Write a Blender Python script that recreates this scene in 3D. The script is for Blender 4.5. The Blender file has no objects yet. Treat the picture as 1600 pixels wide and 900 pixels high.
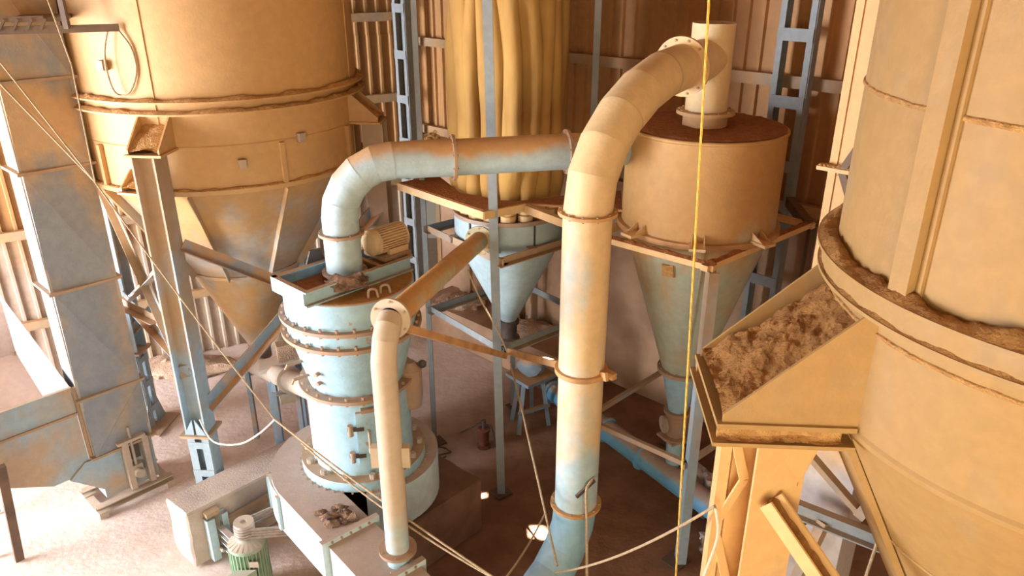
import bpy, math, random
from mathutils import Vector as V, Matrix, noise
R_ = math.radians
random.seed(7)
S = bpy.context.scene
COL = S.collection

# ------------------------------------------------------------------ camera, world, sun, daylight, added fill, exposure
cam_d = bpy.data.cameras.new('camera'); cam_d.lens = 27.0; cam_d.sensor_width = 36.0
cam_d.clip_start = 0.05; cam_d.clip_end = 200
cam = bpy.data.objects.new('camera', cam_d); COL.objects.link(cam)
cam.location = (0, 0, 6.5); cam.rotation_euler = (R_(90 - 23.6), 0, 0)
S.camera = cam
S.view_settings.view_transform = 'Standard'; S.view_settings.look = 'None'
S.view_settings.gamma = 1.0; S.view_settings.use_curve_mapping = False
S.view_settings.exposure = 0.0

W = bpy.data.worlds.new('sky'); S.world = W; W.use_nodes = True
bg = W.node_tree.nodes['Background']
bg.inputs[0].default_value = (1.0, 0.86, 0.66, 1); bg.inputs[1].default_value = 0.26

def area(name, loc, aim, sx, sy, power, col, spread=180):
    l = bpy.data.lights.new(name, 'AREA'); l.shape = 'RECTANGLE'; l.size = sx; l.size_y = sy
    l.energy = power; l.color = col; l.spread = R_(spread)
    o = bpy.data.objects.new(name, l); COL.objects.link(o); o.location = loc
    o.rotation_euler = (V(aim) - V(loc)).to_track_quat('-Z', 'Y').to_euler()
    return o
area('doorway_daylight', (-11.6, 4.6, 3.2), (-4.0, 9.4, 3.6), 5.0, 6.4, 1650, (0.97, 0.97, 1.0), 105)
area('front_warm_fill', (.3, -4.6, 3.5), (1.5, 6.0, 3.0), 5.0, 4.5, 700, (1.0, 0.84, 0.54))  # warm fill lamp added behind the camera to brighten the near tank side
sun_d = bpy.data.lights.new('sun', 'SUN'); sun_d.energy = 160; sun_d.angle = R_(0.6); sun_d.color = (1, .95, .85)
sun = bpy.data.objects.new('sun', sun_d); COL.objects.link(sun); sun.location = (0, 0, 20)
SUN_UP = V((.05, -.12, 1)).normalized()
sun.rotation_euler = SUN_UP.to_track_quat('Z', 'Y').to_euler()

# ------------------------------------------------------------------ materials
def newmat(name):
    m = bpy.data.materials.new(name); m.use_nodes = True
    return m, m.node_tree, m.node_tree.nodes['Principled BSDF']
def N(t, typ, **k):
    n = t.nodes.new(typ)
    for a, b in k.items(): setattr(n, a, b)
    return n
def math_(t, op, a, b=None, clamp=False):
    n = N(t, 'ShaderNodeMath', operation=op); n.use_clamp = clamp
    for i, q in enumerate((a, b)):
        if q is None: continue
        if isinstance(q, (int, float)): n.inputs[i].default_value = q
        else: t.links.new(q, n.inputs[i])
    return n.outputs[0]
def mixc(t, f, a, b):
    n = N(t, 'ShaderNodeMix', data_type='RGBA')
    for sock, q in ((n.inputs[0], f), (n.inputs[6], a), (n.inputs[7], b)):
        if isinstance(q, (int, float)): sock.default_value = q
        elif isinstance(q, tuple): sock.default_value = (*q, 1)
        else: t.links.new(q, sock)
    return n.outputs[2]
def noise_(t, pos, scale, detail=4, vec=None, rough=.55):
    if vec:
        mp = N(t, 'ShaderNodeMapping'); mp.inputs['Scale'].default_value = vec
        t.links.new(pos, mp.inputs[0]); pos = mp.outputs[0]
    n = N(t, 'ShaderNodeTexNoise'); n.inputs['Scale'].default_value = scale
    n.inputs['Detail'].default_value = detail; n.inputs['Roughness'].default_value = rough
    t.links.new(pos, n.inputs['Vector']); return n.outputs[0]
def step(t, v, a, b):
    n = N(t, 'ShaderNodeMapRange'); n.clamp = True; n.interpolation_type = 'SMOOTHSTEP'
    n.inputs[1].default_value = a; n.inputs[2].default_value = b
    t.links.new(v, n.inputs[0]); return n.outputs[0]

def paint(name, base, dust, cover=.5, scale=1.6, zr=None, top=.95, rough=.62, streak=.35, rust=None, bump=.12, side=None):
    """painted steel with settled dust: patches, streaks, thicker on upward faces; zr=(z0,z1,amount): dustier higher up"""
    m, t, b = newmat(name)
    g = N(t, 'ShaderNodeNewGeometry'); pos = g.outputs['Position']
    sp = N(t, 'ShaderNodeSeparateXYZ'); t.links.new(pos, sp.inputs[0])
    sn = N(t, 'ShaderNodeSeparateXYZ'); t.links.new(g.outputs['Normal'], sn.inputs[0])
    n1 = noise_(t, pos, scale, 5); n2 = noise_(t, pos, 5, 3, (1, 1, .16))
    v = math_(t, 'ADD', n1, math_(t, 'MULTIPLY', math_(t, 'SUBTRACT', n2, .5), streak))
    v = math_(t, 'ADD', v, cover - .5)
    if zr:
        k = N(t, 'ShaderNodeMapRange'); k.clamp = True
        k.inputs[1].default_value = zr[0]; k.inputs[2].default_value = zr[1]; k.inputs[4].default_value = zr[2]
        t.links.new(sp.outputs[2], k.inputs[0]); v = math_(t, 'ADD', v, k.outputs[0])
    f = step(t, v, .34, .66)
    up = step(t, sn.outputs[2], .35, .85)
    f = math_(t, 'MAXIMUM', f, math_(t, 'MULTIPLY', up, top))
    n3 = noise_(t, pos, 11, 4)
    d2 = mixc(t, step(t, n3, .3, .75), tuple(c * .93 for c in dust), tuple(min(1, c * 1.04) for c in dust))
    bb = mixc(t, step(t, n3, .3, .7), tuple(c * .86 for c in base), base)
    col = mixc(t, f, bb, d2)
    if rust:
        n4 = noise_(t, pos, 7, 5)
        col = mixc(t, math_(t, 'MULTIPLY', step(t, n4, .64, .7), .8), col, rust)
    t.links.new(col, b.inputs['Base Color']); b.inputs['Roughness'].default_value = rough
    bp = N(t, 'ShaderNodeBump'); bp.inputs['Strength'].default_value = bump; bp.inputs['Distance'].default_value = .02
    t.links.new(noise_(t, pos, 38, 4), bp.inputs['Height']); t.links.new(bp.outputs[0], b.inputs['Normal'])
    return m

def rough_mat(name, c1, c2, scale=4, bump=.4, c3=None, rough=.95, fine=45):
    m, t, b = newmat(name)
    g = N(t, 'ShaderNodeNewGeometry'); pos = g.outputs['Position']
    col = mixc(t, step(t, noise_(t, pos, scale, 6), .3, .7), c1, c2)
    if c3: col = mixc(t, step(t, noise_(t, pos, scale * .37, 4), .55, .72), col, c3)
    t.links.new(col, b.inputs['Base Color']); b.inputs['Roughness'].default_value = rough
    bp = N(t, 'ShaderNodeBump'); bp.inputs['Strength'].default_value = bump; bp.inputs['Distance'].default_value = .03
    t.links.new(noise_(t, pos, fine, 6), bp.inputs['Height']); t.links.new(bp.outputs[0], b.inputs['Normal'])
    return m

ORANGE = (.70, .37, .12); TAN = (.66, .42, .20); BROWN = (.36, .15, .045); DKBROWN = (.20, .07, .02)
BLUE = (.34, .52, .60); STEEL = (.21, .29, .37); PINK = (.46, .355, .295)
M = {}
M['silo'] = paint('silo paint under orange dust', (.42, .40, .37), (.53, .31, .125), .52, .9, (3.2, 5.6, .42), bump=.08)
M['tank'] = paint('tank paint caked in tan dust', (.40, .30, .20), (.425, .26, .098), .66, 1.1, bump=.1)
M['mill'] = paint('pale blue mill paint', (.37, .575, .70), (.44, .27, .15), .24, 1.7, rust=(.38, .22, .12), streak=.25)
M['duct'] = paint('pale blue duct paint with dust on top', (.42, .55, .61), (.54, .32, .15), .22, 1.5, (4.66, 4.9, .6))
M['duct_low'] = paint('air duct paint', (.56, .68, .72), PINK, .2, 1.4, top=1.0)
M['riser'] = paint('riser pipe dusty above and blue below', (.40, .53, .58), (.67, .48, .26), .28, 1.2, (.2, 3.4, .42))
M['cyclone'] = paint('cyclone paint with dust', (.44, .48, .38), (.52, .295, .105), .34, 1.1, (2.6, 4.6, .48))
M['frame'] = paint('blue grey frame steel', STEEL, (.52, .27, .10), .36, 1.8, (1.5, 4.2, .12))
M['frame_dusty'] = paint('frame steel caked in dust', (.36, .32, .29), (.40, .27, .17), .62, 1.8)
M['column'] = paint('column steel with tan dust', (.33, .42, .48), (.40, .28, .175), .30, 1.3, (1.4, 4.0, .42))
M['tancolumn'] = paint('right column tan dust', (.62, .45, .28), (.76, .49, .22), .7, 1.3)
M['elevator'] = paint('elevator casing grey paint', (.26, .29, .33), (.50, .34, .19), .36, 1.2, (2.5, 5.5, .25), top=.9)
M['elevator_pale'] = paint('pale elevator casing', (.56, .50, .48), (.74, .46, .20), .34, 1.2, (2.2, 4.2, .5))
M['hopper'] = paint('hopper sheet', (.34, .47, .56), (.46, .34, .23), .50, 1.6)
M['pipe_tan'] = paint('branch pipe paint', (.44, .58, .64), (.56, .455, .34), .32, 1.6, (1.4, 2.3, .45))
M['pipe_brown'] = paint('sloping pipe dust', (.52, .46, .30), (.58, .31, .10), .5, 1.4)
M['conveyor'] = paint('bright blue conveyor', (.15, .42, .70), (.42, .32, .26), .24, 1.6, top=1.0)
M['flange'] = paint('flange steel with rust', (.34, .27, .22), (.40, .25, .16), .55, 3)
M['tanflange'] = paint('flange in tan dust', (.60, .44, .28), (.66, .42, .20), .6, 3)
M['darksteel'] = paint('dark greasy steel', (.06, .045, .04), (.22, .11, .06), .3, 3, top=.4)
M['palesteel'] = paint('pale dusty steel', (.44, .39, .35), (.50, .39, .30), .5, 3)
M['greenmotor'] = paint('green motor paint', (.33, .47, .34), (.50, .40, .34), .32, 4, top=.7)
M['motor_tan'] = paint('motor under tan dust', (.50, .40, .28), (.66, .46, .26), .6, 4)
M['bluebright'] = paint('pale blue bracket', (.45, .60, .68), PINK, .25, 3)
M['dust_brown'] = rough_mat('brown dust layer', (.26, .085, .02), (.36, .13, .035), 14, .8)
M['dust_orange'] = rough_mat('orange dust heap', (.28, .13, .034), (.42, .215, .065), 7, 1.0, fine=30)
M['dust_tan'] = rough_mat('tan dust line', (.46, .24, .08), (.62, .36, .14), 16, .9)
M['dust_pink'] = rough_mat('pinkish rubble', (.36, .24, .17), (.55, .38, .27), 8, .8)
M['debris'] = rough_mat('dark debris', (.10, .06, .045), (.40, .25, .17), 10, .9)
M['concrete'] = rough_mat('foundation concrete', (.42, .34, .29), (.56, .46, .39), 3, .35, (.36, .25, .18))
M['concrete_wall'] = rough_mat('plastered concrete wall', (.34, .20, .125), (.52, .34, .22), 1.3, .3, (.27, .15, .09))
M['plastic'] = rough_mat('crumpled plastic sacks', (.34, .27, .26), (.62, .55, .54), 8, .3, rough=.35)
M['rope'] = rough_mat('tan rope', (.36, .26, .16), (.50, .38, .25), 40, .3)
M['rope_yellow'] = rough_mat('yellow rope', (.75, .45, .07), (.85, .58, .14), 60, .3)
M['hose'] = rough_mat('pale hose', (.62, .54, .42), (.72, .64, .52), 30, .1)
M['belt'] = rough_mat('dusty rubber belt', (.30, .25, .23), (.44, .37, .33), 20, .2)
M['white_sheet'] = rough_mat('white liner sheet', (.80, .77, .78), (.86, .84, .86), 2, .05)
M['roof'] = rough_mat('roof underside', (.30, .17, .08), (.36, .21, .10), 2, .1)
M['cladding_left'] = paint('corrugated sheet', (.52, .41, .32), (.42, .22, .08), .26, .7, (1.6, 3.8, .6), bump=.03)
M['cladding_right'] = paint('corrugated sheet in shade', (.45, .24, .10), (.52, .26, .09), .5, .7, bump=.03)  # browner copy of the left sheet, its shade put into the colour
M['girt'] = paint('girt steel', (.40, .28, .18), (.46, .27, .12), .5, 2)
M['brown_bar'] = paint('rusty bar under dust', (.40, .20, .09), (.56, .31, .13), .55, 3)
M['darkbar'] = paint('dark bar with shade in its tone', (.11, .065, .04), (.17, .10, .055), .5, 3)  # brown steel darkened; the backlit shade of the catwalk is in the colour
M['dirt_block'] = rough_mat('foundation concrete under brown dirt and painted shade', (.17, .085, .05), (.24, .13, .08), 3, .4)  # brown dirt, with the shade on the mill base also put into the colour
M['greypost'] = paint('grey post steel', (.26, .29, .31), (.34, .22, .13), .22, 2)
M['pinkpanel'] = paint('hopper inside under pink dust', (.50, .38, .32), (.52, .37, .29), .5, 1)
M['riser_low'] = paint('riser bend blue paint', (.27, .46, .58), (.50, .36, .28), .24, 1.8, top=.15)
M['red'] = paint('red pump paint', (.13, .03, .02), (.25, .12, .06), .35, 6, top=.3)

# cloth of the filter bags
m, t, b = newmat('filter cloth'); M['cloth'] = m
g = N(t, 'ShaderNodeNewGeometry'); pos = g.outputs['Position']
cn = noise_(t, pos, 2.2, 4, (1, 1, .35))
t.links.new(mixc(t, step(t, cn, .35, .72), (.44, .25, .068), (.29, .155, .042)), b.inputs['Base Color'])
b.inputs['Roughness'].default_value = .9
bp = N(t, 'ShaderNodeBump'); bp.inputs['Strength'].default_value = .25; bp.inputs['Distance'].default_value = .03
t.links.new(noise_(t, pos, 9, 4, (1, 1, .4)), bp.inputs['Height']); t.links.new(bp.outputs[0], b.inputs['Normal'])

# floor: pale powder near the doorway, oily brown dirt between the machines, with light and shade painted into both
m, t, b = newmat('dusty ground'); M['floor'] = m
g = N(t, 'ShaderNodeNewGeometry'); pos = g.outputs['Position']
sp = N(t, 'ShaderNodeSeparateXYZ'); t.links.new(pos, sp.inputs[0])
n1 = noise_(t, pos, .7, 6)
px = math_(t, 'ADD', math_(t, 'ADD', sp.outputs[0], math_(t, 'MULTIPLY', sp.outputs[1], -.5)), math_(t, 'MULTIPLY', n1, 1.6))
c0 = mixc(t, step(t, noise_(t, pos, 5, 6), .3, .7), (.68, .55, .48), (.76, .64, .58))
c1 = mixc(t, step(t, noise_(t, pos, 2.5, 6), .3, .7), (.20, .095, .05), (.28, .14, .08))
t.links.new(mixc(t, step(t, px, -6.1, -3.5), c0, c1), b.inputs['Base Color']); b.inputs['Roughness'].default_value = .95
bp = N(t, 'ShaderNodeBump'); bp.inputs['Strength'].default_value = .35; bp.inputs['Distance'].default_value = .03
t.links.new(noise_(t, pos, 14, 7), bp.inputs['Height']); t.links.new(bp.outputs[0], b.inputs['Normal'])

# ------------------------------------------------------------------ mesh builder and object helpers
ORG = {}
def frame(d, up=V((0, 0, 1))):
    d = d.normalized()
    if abs(d.dot(up)) > .98: up = V((0, 1, 0))
    s = d.cross(up).normalized(); return s, s.cross(d).normalized(), d
def rect(w, h): return [(-w/2, -h/2), (w/2, -h/2), (w/2, h/2), (-w/2, h/2)]
def prof_L(w, t=.012): return [(0, 0), (w, 0), (w, t), (t, t), (t, w), (0, w)]
def prof_C(w, h, t=.012): return [(0, -h/2), (w, -h/2), (w, -h/2+t), (t, -h/2+t), (t, h/2-t), (w, h/2-t), (w, h/2), (0, h/2)]
def prof_I(w, h, t=.014):
    return [(-w/2, -h/2), (w/2, -h/2), (w/2, -h/2+t), (t/2, -h/2+t), (t/2, h/2-t), (w/2, h/2-t), (w/2, h/2), (-w/2, h/2), (-w/2, h/2-t), (-t/2, h/2-t), (-t/2, -h/2+t), (-w/2, -h/2+t)]
class MB:
    def __init__(s): s.v = []; s.f = []
    def add(s, vs, fs):
        k = len(s.v); s.v += [V(q) for q in vs]; s.f += [tuple(i + k for i in f) for f in fs]; return s
    def bar(s, p0, p1, prof, up=V((0, 0, 1)), off=(0, 0)):
        p0 = V(p0); p1 = V(p1); a, b, d = frame(p1 - p0, V(up)); n = len(prof)
        vs = [p + a * (x + off[0]) + b * (y + off[1]) for p in (p0, p1) for x, y in prof]
        fs = [(i, (i+1) % n, n + (i+1) % n, n + i) for i in range(n)]
        return s.add(vs, fs + [tuple(range(n))[::-1], tuple(range(n, 2*n))])
    def box(s, c, size, rz=0, rot=None):
        m = rot or Matrix.Rotation(rz, 3, 'Z'); c = V(c)
        vs = [c + m @ V((x*size[0]/2, y*size[1]/2, z*size[2]/2)) for z in (-1, 1) for y in (-1, 1) for x in (-1, 1)]
        return s.add(vs, [(0, 2, 3, 1), (4, 5, 7, 6), (0, 1, 5, 4), (2, 6, 7, 3), (0, 4, 6, 2), (1, 3, 7, 5)])
    def prism(s, pts, vec):
        n = len(pts); vec = V(vec); vs = [V(p) for p in pts] + [V(p) + vec for p in pts]
        return s.add(vs, [(i, (i+1) % n, n + (i+1) % n, n + i) for i in range(n)] + [tuple(range(n))[::-1], tuple(range(n, 2*n))])
    def lathe(s, o, prof, seg=48, d=V((0, 0, 1)), a0=0, a1=2*math.pi, caps=False, ref=None):
        o = V(o); d = V(d).normalized()
        if ref is None: ref = V((1, 0, 0)) if abs(d.x) < .9 else V((0, 1, 0))
        a = (ref - d * ref.dot(d)).normalized(); b = d.cross(a)
        full = abs(a1 - a0 - 2*math.pi) < 1e-6; n = seg if full else seg + 1
        vs = []
        for r, h in prof:
            for i in range(n):
                w = a0 + (a1 - a0) * i / seg
                vs.append(o + d * h + (a * math.cos(w) + b * math.sin(w)) * r)
        fs = []
        for j in range(len(prof) - 1):
            for i in range(seg):
                i2 = (i + 1) % n
                fs.append((j*n + i, j*n + i2, (j+1)*n + i2, (j+1)*n + i))
        if caps: fs += [tuple(range(n))[::-1], tuple(range((len(prof)-1)*n, len(prof)*n))]
        if not full and len(prof) > 3 and prof[0] == prof[-1]:
            k = len(prof) - 1
            fs += [tuple(j*n for j in range(k)), tuple(j*n + n - 1 for j in range(k))[::-1]]
        return s.add(vs, fs)
    def cyl(s, p0, p1, r, seg=24, r1=None):
        p0 = V(p0); p1 = V(p1); L = (p1 - p0).length
        return s.lathe(p0, [(r, 0), (r if r1 is None else r1, L)], seg, p1 - p0, caps=True)
    def disc(s, c, d, ro, ri, th, seg=40):
        return s.lathe(c, [(ri, -th/2), (ro, -th/2), (ro, th/2), (ri, th/2), (ri, -th/2)], seg, d)
    def bolts(s, c, d, r, n, size=.018, h=.02, off=0, a0=0, a1=2*math.pi):
        d = V(d).normalized(); a, b, _ = frame(d)
        for i in range(n):
            w = a0 + (a1 - a0) * (i + .5) / n
            p = V(c) + (a * math.cos(w) + b * math.sin(w)) * r + d * off
            s.cyl(p, p + d * h, size, 6)
        return s
    def tube(s, pts, r, seg=10, caps=True):
        pts = [V(p) for p in pts]; n = len(pts); ref = None; rings = []
        for i in range(n):
            d = (pts[min(i+1, n-1)] - pts[max(i-1, 0)]).normalized()
            if ref is None: ref = frame(d)[0]
            ref = (ref - d * ref.dot(d)).normalized(); b = d.cross(ref)
            rings.append([pts[i] + (ref * math.cos(2*math.pi*k/seg) + b * math.sin(2*math.pi*k/seg)) * r for k in range(seg)])
        vs = [p for q in rings for p in q]
        fs = [(i*seg + k, i*seg + (k+1) % seg, (i+1)*seg + (k+1) % seg, (i+1)*seg + k) for i in range(n-1) for k in range(seg)]
        if caps: fs += [tuple(range(seg))[::-1], tuple(range((n-1)*seg, n*seg))]
        return s.add(vs, fs)
    def panel(s, c, r, a0, a1, z0, z1, th=.02, seg=10):
        return s.lathe((c[0], c[1], 0), [(r, z0), (r + th, z0), (r + th, z1), (r, z1), (r, z0)], seg, a0=a0, a1=a1)
    def lump(s, c, size, amp=.3, sub=2, seed=0, flat=False):
        import bmesh
        bm = bmesh.new(); bmesh.ops.create_icosphere(bm, subdivisions=sub, radius=1)
        k = len(s.v); c = V(c)
        for v in bm.verts:
            q = v.co * (1 + amp * noise.fractal(v.co * 1.7 + V((seed * 3.1, seed, 0)), 1, 2, 3))
            if flat: q.z = max(q.z, -.12)
            s.v.append(c + V((q.x * size[0], q.y * size[1], q.z * size[2])))
        s.f += [tuple(v.index + k for v in f.verts) for f in bm.faces]; bm.free(); return s
    def build(s, name, mat, parent=None, ang=35, kind=None, org=None):
        o0 = V(org) if org is not None else (ORG.get(parent.name, V()) if parent else V())
        me = bpy.data.meshes.new(name); me.from_pydata([v - o0 for v in s.v], [], s.f); me.update()
        me.materials.append(M[mat] if isinstance(mat, str) else mat)
        import bmesh
        bm = bmesh.new(); bm.from_mesh(me); bmesh.ops.recalc_face_normals(bm, faces=bm.faces); bm.to_mesh(me); bm.free()
        me.polygons.foreach_set('use_smooth', [True] * len(me.polygons)); me.set_sharp_from_angle(angle=R_(ang))
        ob = bpy.data.objects.new(name, me); COL.objects.link(ob)
        if parent: ob.parent = parent
        elif org is not None: ob.location = o0
        ORG[ob.name] = o0
        if kind: ob['kind'] = kind
        return ob
def tag(o, label, cat, group=None):
    o['label'] = label; o['category'] = cat
    if group: o['group'] = group
    return o
def thing(name, label, cat, loc, group=None):
    o = bpy.data.objects.new(name, None); COL.objects.link(o); o.location = loc; o.empty_display_size = .1
    ORG[o.name] = V(loc); return tag(o, label, cat, group)
def single(mb, name, mat, label, cat, group=None, ang=35, org=None):
    if org is None:
        org = V((sum(v.x for v in mb.v)/len(mb.v), sum(v.y for v in mb.v)/len(mb.v), min(v.z for v in mb.v)))
    return tag(mb.build(name, mat, None, ang, org=org), label, cat, group)
def dirt_strip(mb, c, r0, r1, z, seg=120, h=.035, a0=0, a1=2*math.pi, seed=0, rows=4):
    """settled dust on an annular ledge: lumpy cross-section"""
    full = abs(a1 - a0 - 2*math.pi) < 1e-6; n = seg if full else seg + 1; vs = []; fs = []
    for j in range(rows + 1):
        q = j / rows
        for i in range(n):
            w = a0 + (a1 - a0) * i / seg; r = r0 + (r1 - r0) * q
            p = V((c[0] + r*math.cos(w), c[1] + r*math.sin(w), z))
            k = math.sin(math.pi * min(1, q * .85 + .15)) if j < rows else 0
            p.z += h * k * (.75 + .9 * noise.fractal(p * 7 + V((seed, 0, 0)), 1, 2, 4))
            vs.append(p)
    for j in range(rows):
        for i in range(seg):
            i2 = (i+1) % n; fs.append((j*n+i, j*n+i2, (j+1)*n+i2, (j+1)*n+i))
    return mb.add(vs, fs)
def mitre_pipe(pts, r, mat, parent, name='pipe_segment', seg=36, step_=.010):
    """segmental pipe: every segment its own part, cut on the mitre planes"""
    pts = [V(p) for p in pts]; n = len(pts); ref = None; out = []
    for i in range(n - 1):
        d = (pts[i+1] - pts[i]).normalized()
        if ref is None: ref = frame(d)[0]
        ref = (ref - d * ref.dot(d)).normalized(); b = d.cross(ref); rings = []
        rr = r * (1 + (step_ if i % 2 else 0))
        for j in (i, i + 1):
            if 0 < j < n - 1: pn = ((pts[j] - pts[j-1]).normalized() + (pts[j+1] - pts[j]).normalized()).normalized()
            else: pn = d
            ring = []
            for k in range(seg):
                o = (ref * math.cos(2*math.pi*k/seg) + b * math.sin(2*math.pi*k/seg)) * rr
                ring.append(pts[j] + o - d * (o.dot(pn) / d.dot(pn)))
            rings += ring
        mb = MB().add(rings, [(k, (k+1) % seg, seg + (k+1) % seg, seg + k) for k in range(seg)])
        out.append(mb.build(name if isinstance(name, str) else name[i], mat if isinstance(mat, str) else mat[i], parent))
    return out
def arc_pts(p, d0, d1, r, n):
    """polyline turning from d0 to d1 (perpendicular) with radius r, starting at p"""
    p = V(p); d0 = V(d0).normalized(); d1 = V(d1).normalized(); c = p + d1 * r
    return [c - d1 * r * math.cos(a) + d0 * r * math.sin(a) for a in [math.pi/2 * k / n for k in range(n + 1)]]
def sag(p0, p1, drop, n=16):
    p0 = V(p0); p1 = V(p1)
    return [p0.lerp(p1, k/n) - V((0, 0, 4 * drop * (k/n) * (1 - k/n))) for k in range(n + 1)]
def spline(pts, n=8):
    pts = [V(p) for p in pts]; q = [pts[0]] + pts + [pts[-1]]; out = []
    for i in range(1, len(q) - 2):
        for k in range(n):
            t = k / n; a, b, c, d = q[i-1:i+3]
            out.append(.5 * (2*b + (c-a)*t + (2*a-5*b+4*c-d)*t*t + (3*b-a-3*c+d)*t**3))
    return out + [pts[-1]]
def motor(label, group, c, axis, r, L, mat, cat='motor', name='electric_motor', up=V((0, 0, 1)), box_side=None):
    """finned motor: body, fins, fan cowl, shaft, terminal box"""
    c = V(c); d = V(axis).normalized(); a, b, _ = frame(d, up)
    root = thing(name, label, cat, c, group)
    MB().cyl(c - d*L*.3, c + d*L*.38, r*.84, 32).build('body', mat, root)
    fin = MB()
    for k in range(30):
        w = 2*math.pi*k/30; o = a*math.cos(w) + b*math.sin(w)
        fin.bar(c - d*L*.3 + o*r*.9, c + d*L*.36 + o*r*.9, rect(.012, r*.22), up=o)
    f = fin.build('cooling_fins', mat, root); f['kind'] = 'stuff'
    MB().lathe(c - d*L*.5, [(0, 0), (r*.45, 0), (r*.8, L*.015), (r*.98, L*.06), (r*1.0, L*.2), (0, L*.2)], 32, d).build('fan_cowl', mat, root)
    MB().lathe(c + d*L*.36, [(0, 0), (r*.98, 0), (r*.98, L*.05), (r*.5, L*.11), (r*.4, L*.14), (0, L*.14)], 32, d).build('end_shield', mat, root)
    MB().cyl(c + d*L*.48, c + d*L*.66, r*.16, 16).build('shaft', 'darksteel', root)
    return root

e1 = V((.731, -.682, 0)); e2 = V((.682, .731, 0)); UP = V((0, 0, 1))
RZ = math.atan2(e2.y, e2.x)          # machines stand square to the building
def EP(o, a, b, z): return V((o[0], o[1], 0)) + e1*a + e2*b + UP*z

# ------------------------------------------------------------------ the building
fl = MB(); nx, ny = 90, 90
for j in range(ny + 1):
    for i in range(nx + 1):
        x = -16 + 26*i/nx; y = -6 + 24*j/ny
        fl.v.append(V((x, y, -.012 + .012*noise.fractal(V((x*.8, y*.8, 0)), 1, 2, 4))))
fl.f = [(j*(nx+1)+i, j*(nx+1)+i+1, (j+1)*(nx+1)+i+1, (j+1)*(nx+1)+i) for j in range(ny) for i in range(nx)]
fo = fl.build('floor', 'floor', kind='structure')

CW = V((-1.8, 14.2, 0))
wl = V((-.866, -.5, 0)); wr = V((.731, -.682, 0))
def sheet_mesh(name, w, h, mat):
    """trapezoid-ribbed cladding sheet in its own frame: x along the wall, y towards the room"""
    mb = MB(); xs = []; p = .205; n = round(w / p)
    for k in range(n):
        x = k * p; xs += [(x, 0), (x + .135, 0), (x + .15, .042), (x + .19, .042)]
    xs.append((n * p + .002, 0)); m = len(xs)
    vs = [V((x, y, z)) for z in (0, h) for x, y in xs] + [V((x, y - .006, z)) for z in (0, h) for x, y in xs]
    fs = [(i, i+1, m+i+1, m+i) for i in range(m-1)] + [(2*m+i, 3*m+i, 3*m+i+1, 2*m+i+1) for i in range(m-1)]
    fs += [(i, 2*m+i, 2*m+i+1, i+1) for i in range(m-1)] + [(m+i, m+i+1, 3*m+i+1, 3*m+i) for i in range(m-1)]
    fs += [(0, m, 3*m, 2*m), (m-1, 3*m-1, 4*m-1, 2*m-1)]
    mb.add(vs, fs)
    me = bpy.data.meshes.new(name); me.from_pydata(mb.v, [], mb.f); me.update(); me.materials.append(M[mat]); return me
def clad(parent, start, d, inward, n, z, h, me_, w):
    rz = math.atan2(d.y, d.x); flip = (Matrix.Rotation(rz, 3, 'Z') @ V((0, 1, 0))).dot(inward) < 0
    for k in range(n):
        ob = bpy.data.objects.new('cladding_sheet', me_); COL.objects.link(ob); ob.parent = parent
        if flip:
            p = start + d * ((k + 1) * w); ob.rotation_euler = (0, 0, rz + math.pi)
        else:
            p = start + d * (k * w); ob.rotation_euler = (0, 0, rz)
        p = p + inward * (.004 * (k % 2)); ob.location = (p.x, p.y, z)
in_l = V((.5, -.866, 0)); in_r = V((-.682, -.731, 0))
WS = .205 * 5
wall_l = bpy.data.objects.new('wall_left', None); COL.objects.link(wall_l); wall_l['kind'] = 'structure'; ORG['wall_left'] = V()
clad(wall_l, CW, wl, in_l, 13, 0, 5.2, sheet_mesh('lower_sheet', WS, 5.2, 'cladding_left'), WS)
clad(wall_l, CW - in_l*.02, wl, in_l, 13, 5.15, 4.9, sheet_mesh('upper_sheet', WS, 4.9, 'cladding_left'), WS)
for z in (1.15, 2.62, 4.14, 5.5, 6.9):
    MB().bar(CW + in_l*.10 + UP*z, CW + wl*13.2 + in_l*.10 + UP*z, rect(.09, .14)).build('girt', 'girt', wall_l)
# right wall: plastered concrete below (with a bright doorway slot by the corner), sheets above
wallr = MB()
s0, s1 = .62, 14.0; th = .25
def WR(s, n, z): return CW + wr*s + in_r*n + UP*z
wallr.prism([WR(s0, 0, 0), WR(s1, 0, 0), WR(s1, -th, 0), WR(s0, -th, 0)], UP*3.4)
wall_r = wallr.build('wall_right', 'concrete_wall', kind='structure'); ORG['wall_right'] = V()
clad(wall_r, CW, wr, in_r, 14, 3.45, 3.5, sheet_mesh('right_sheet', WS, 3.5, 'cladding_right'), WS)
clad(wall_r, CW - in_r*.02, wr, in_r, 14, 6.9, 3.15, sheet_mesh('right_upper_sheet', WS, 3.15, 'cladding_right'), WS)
for z in (3.6, 5.1, 6.55):
    MB().bar(WR(0, .1, z), WR(13.5, .1, z), rect(.09, .14)).build('girt', 'girt', wall_r)
for s in (1.3, 3.6, 6.2, 9.2):
    MB().box(WR(s, .03, 1.7), (.3, .06, 3.4), math.atan2(wr.y, wr.x)).build('pilaster', 'concrete_wall', wall_r)
for z, h in ((3.38, .12),):
    MB().bar(WR(s0, .06, z), WR(8.2, .06, z), rect(.12, h)).build('wall_ledge', 'concrete_wall', wall_r)
# door frame of the bright slot
door = MB().bar(WR(.06, .02, 0), WR(.06, .02, 3.4), rect(.08, .08)).bar(WR(.58, .02, 0), WR(.58, .02, 3.4), rect(.07, .07)).bar(WR(.02, .02, 3.4), WR(.62, .02, 3.4), rect(.08, .1))
door.build('door_1', 'girt', kind='structure')
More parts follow.
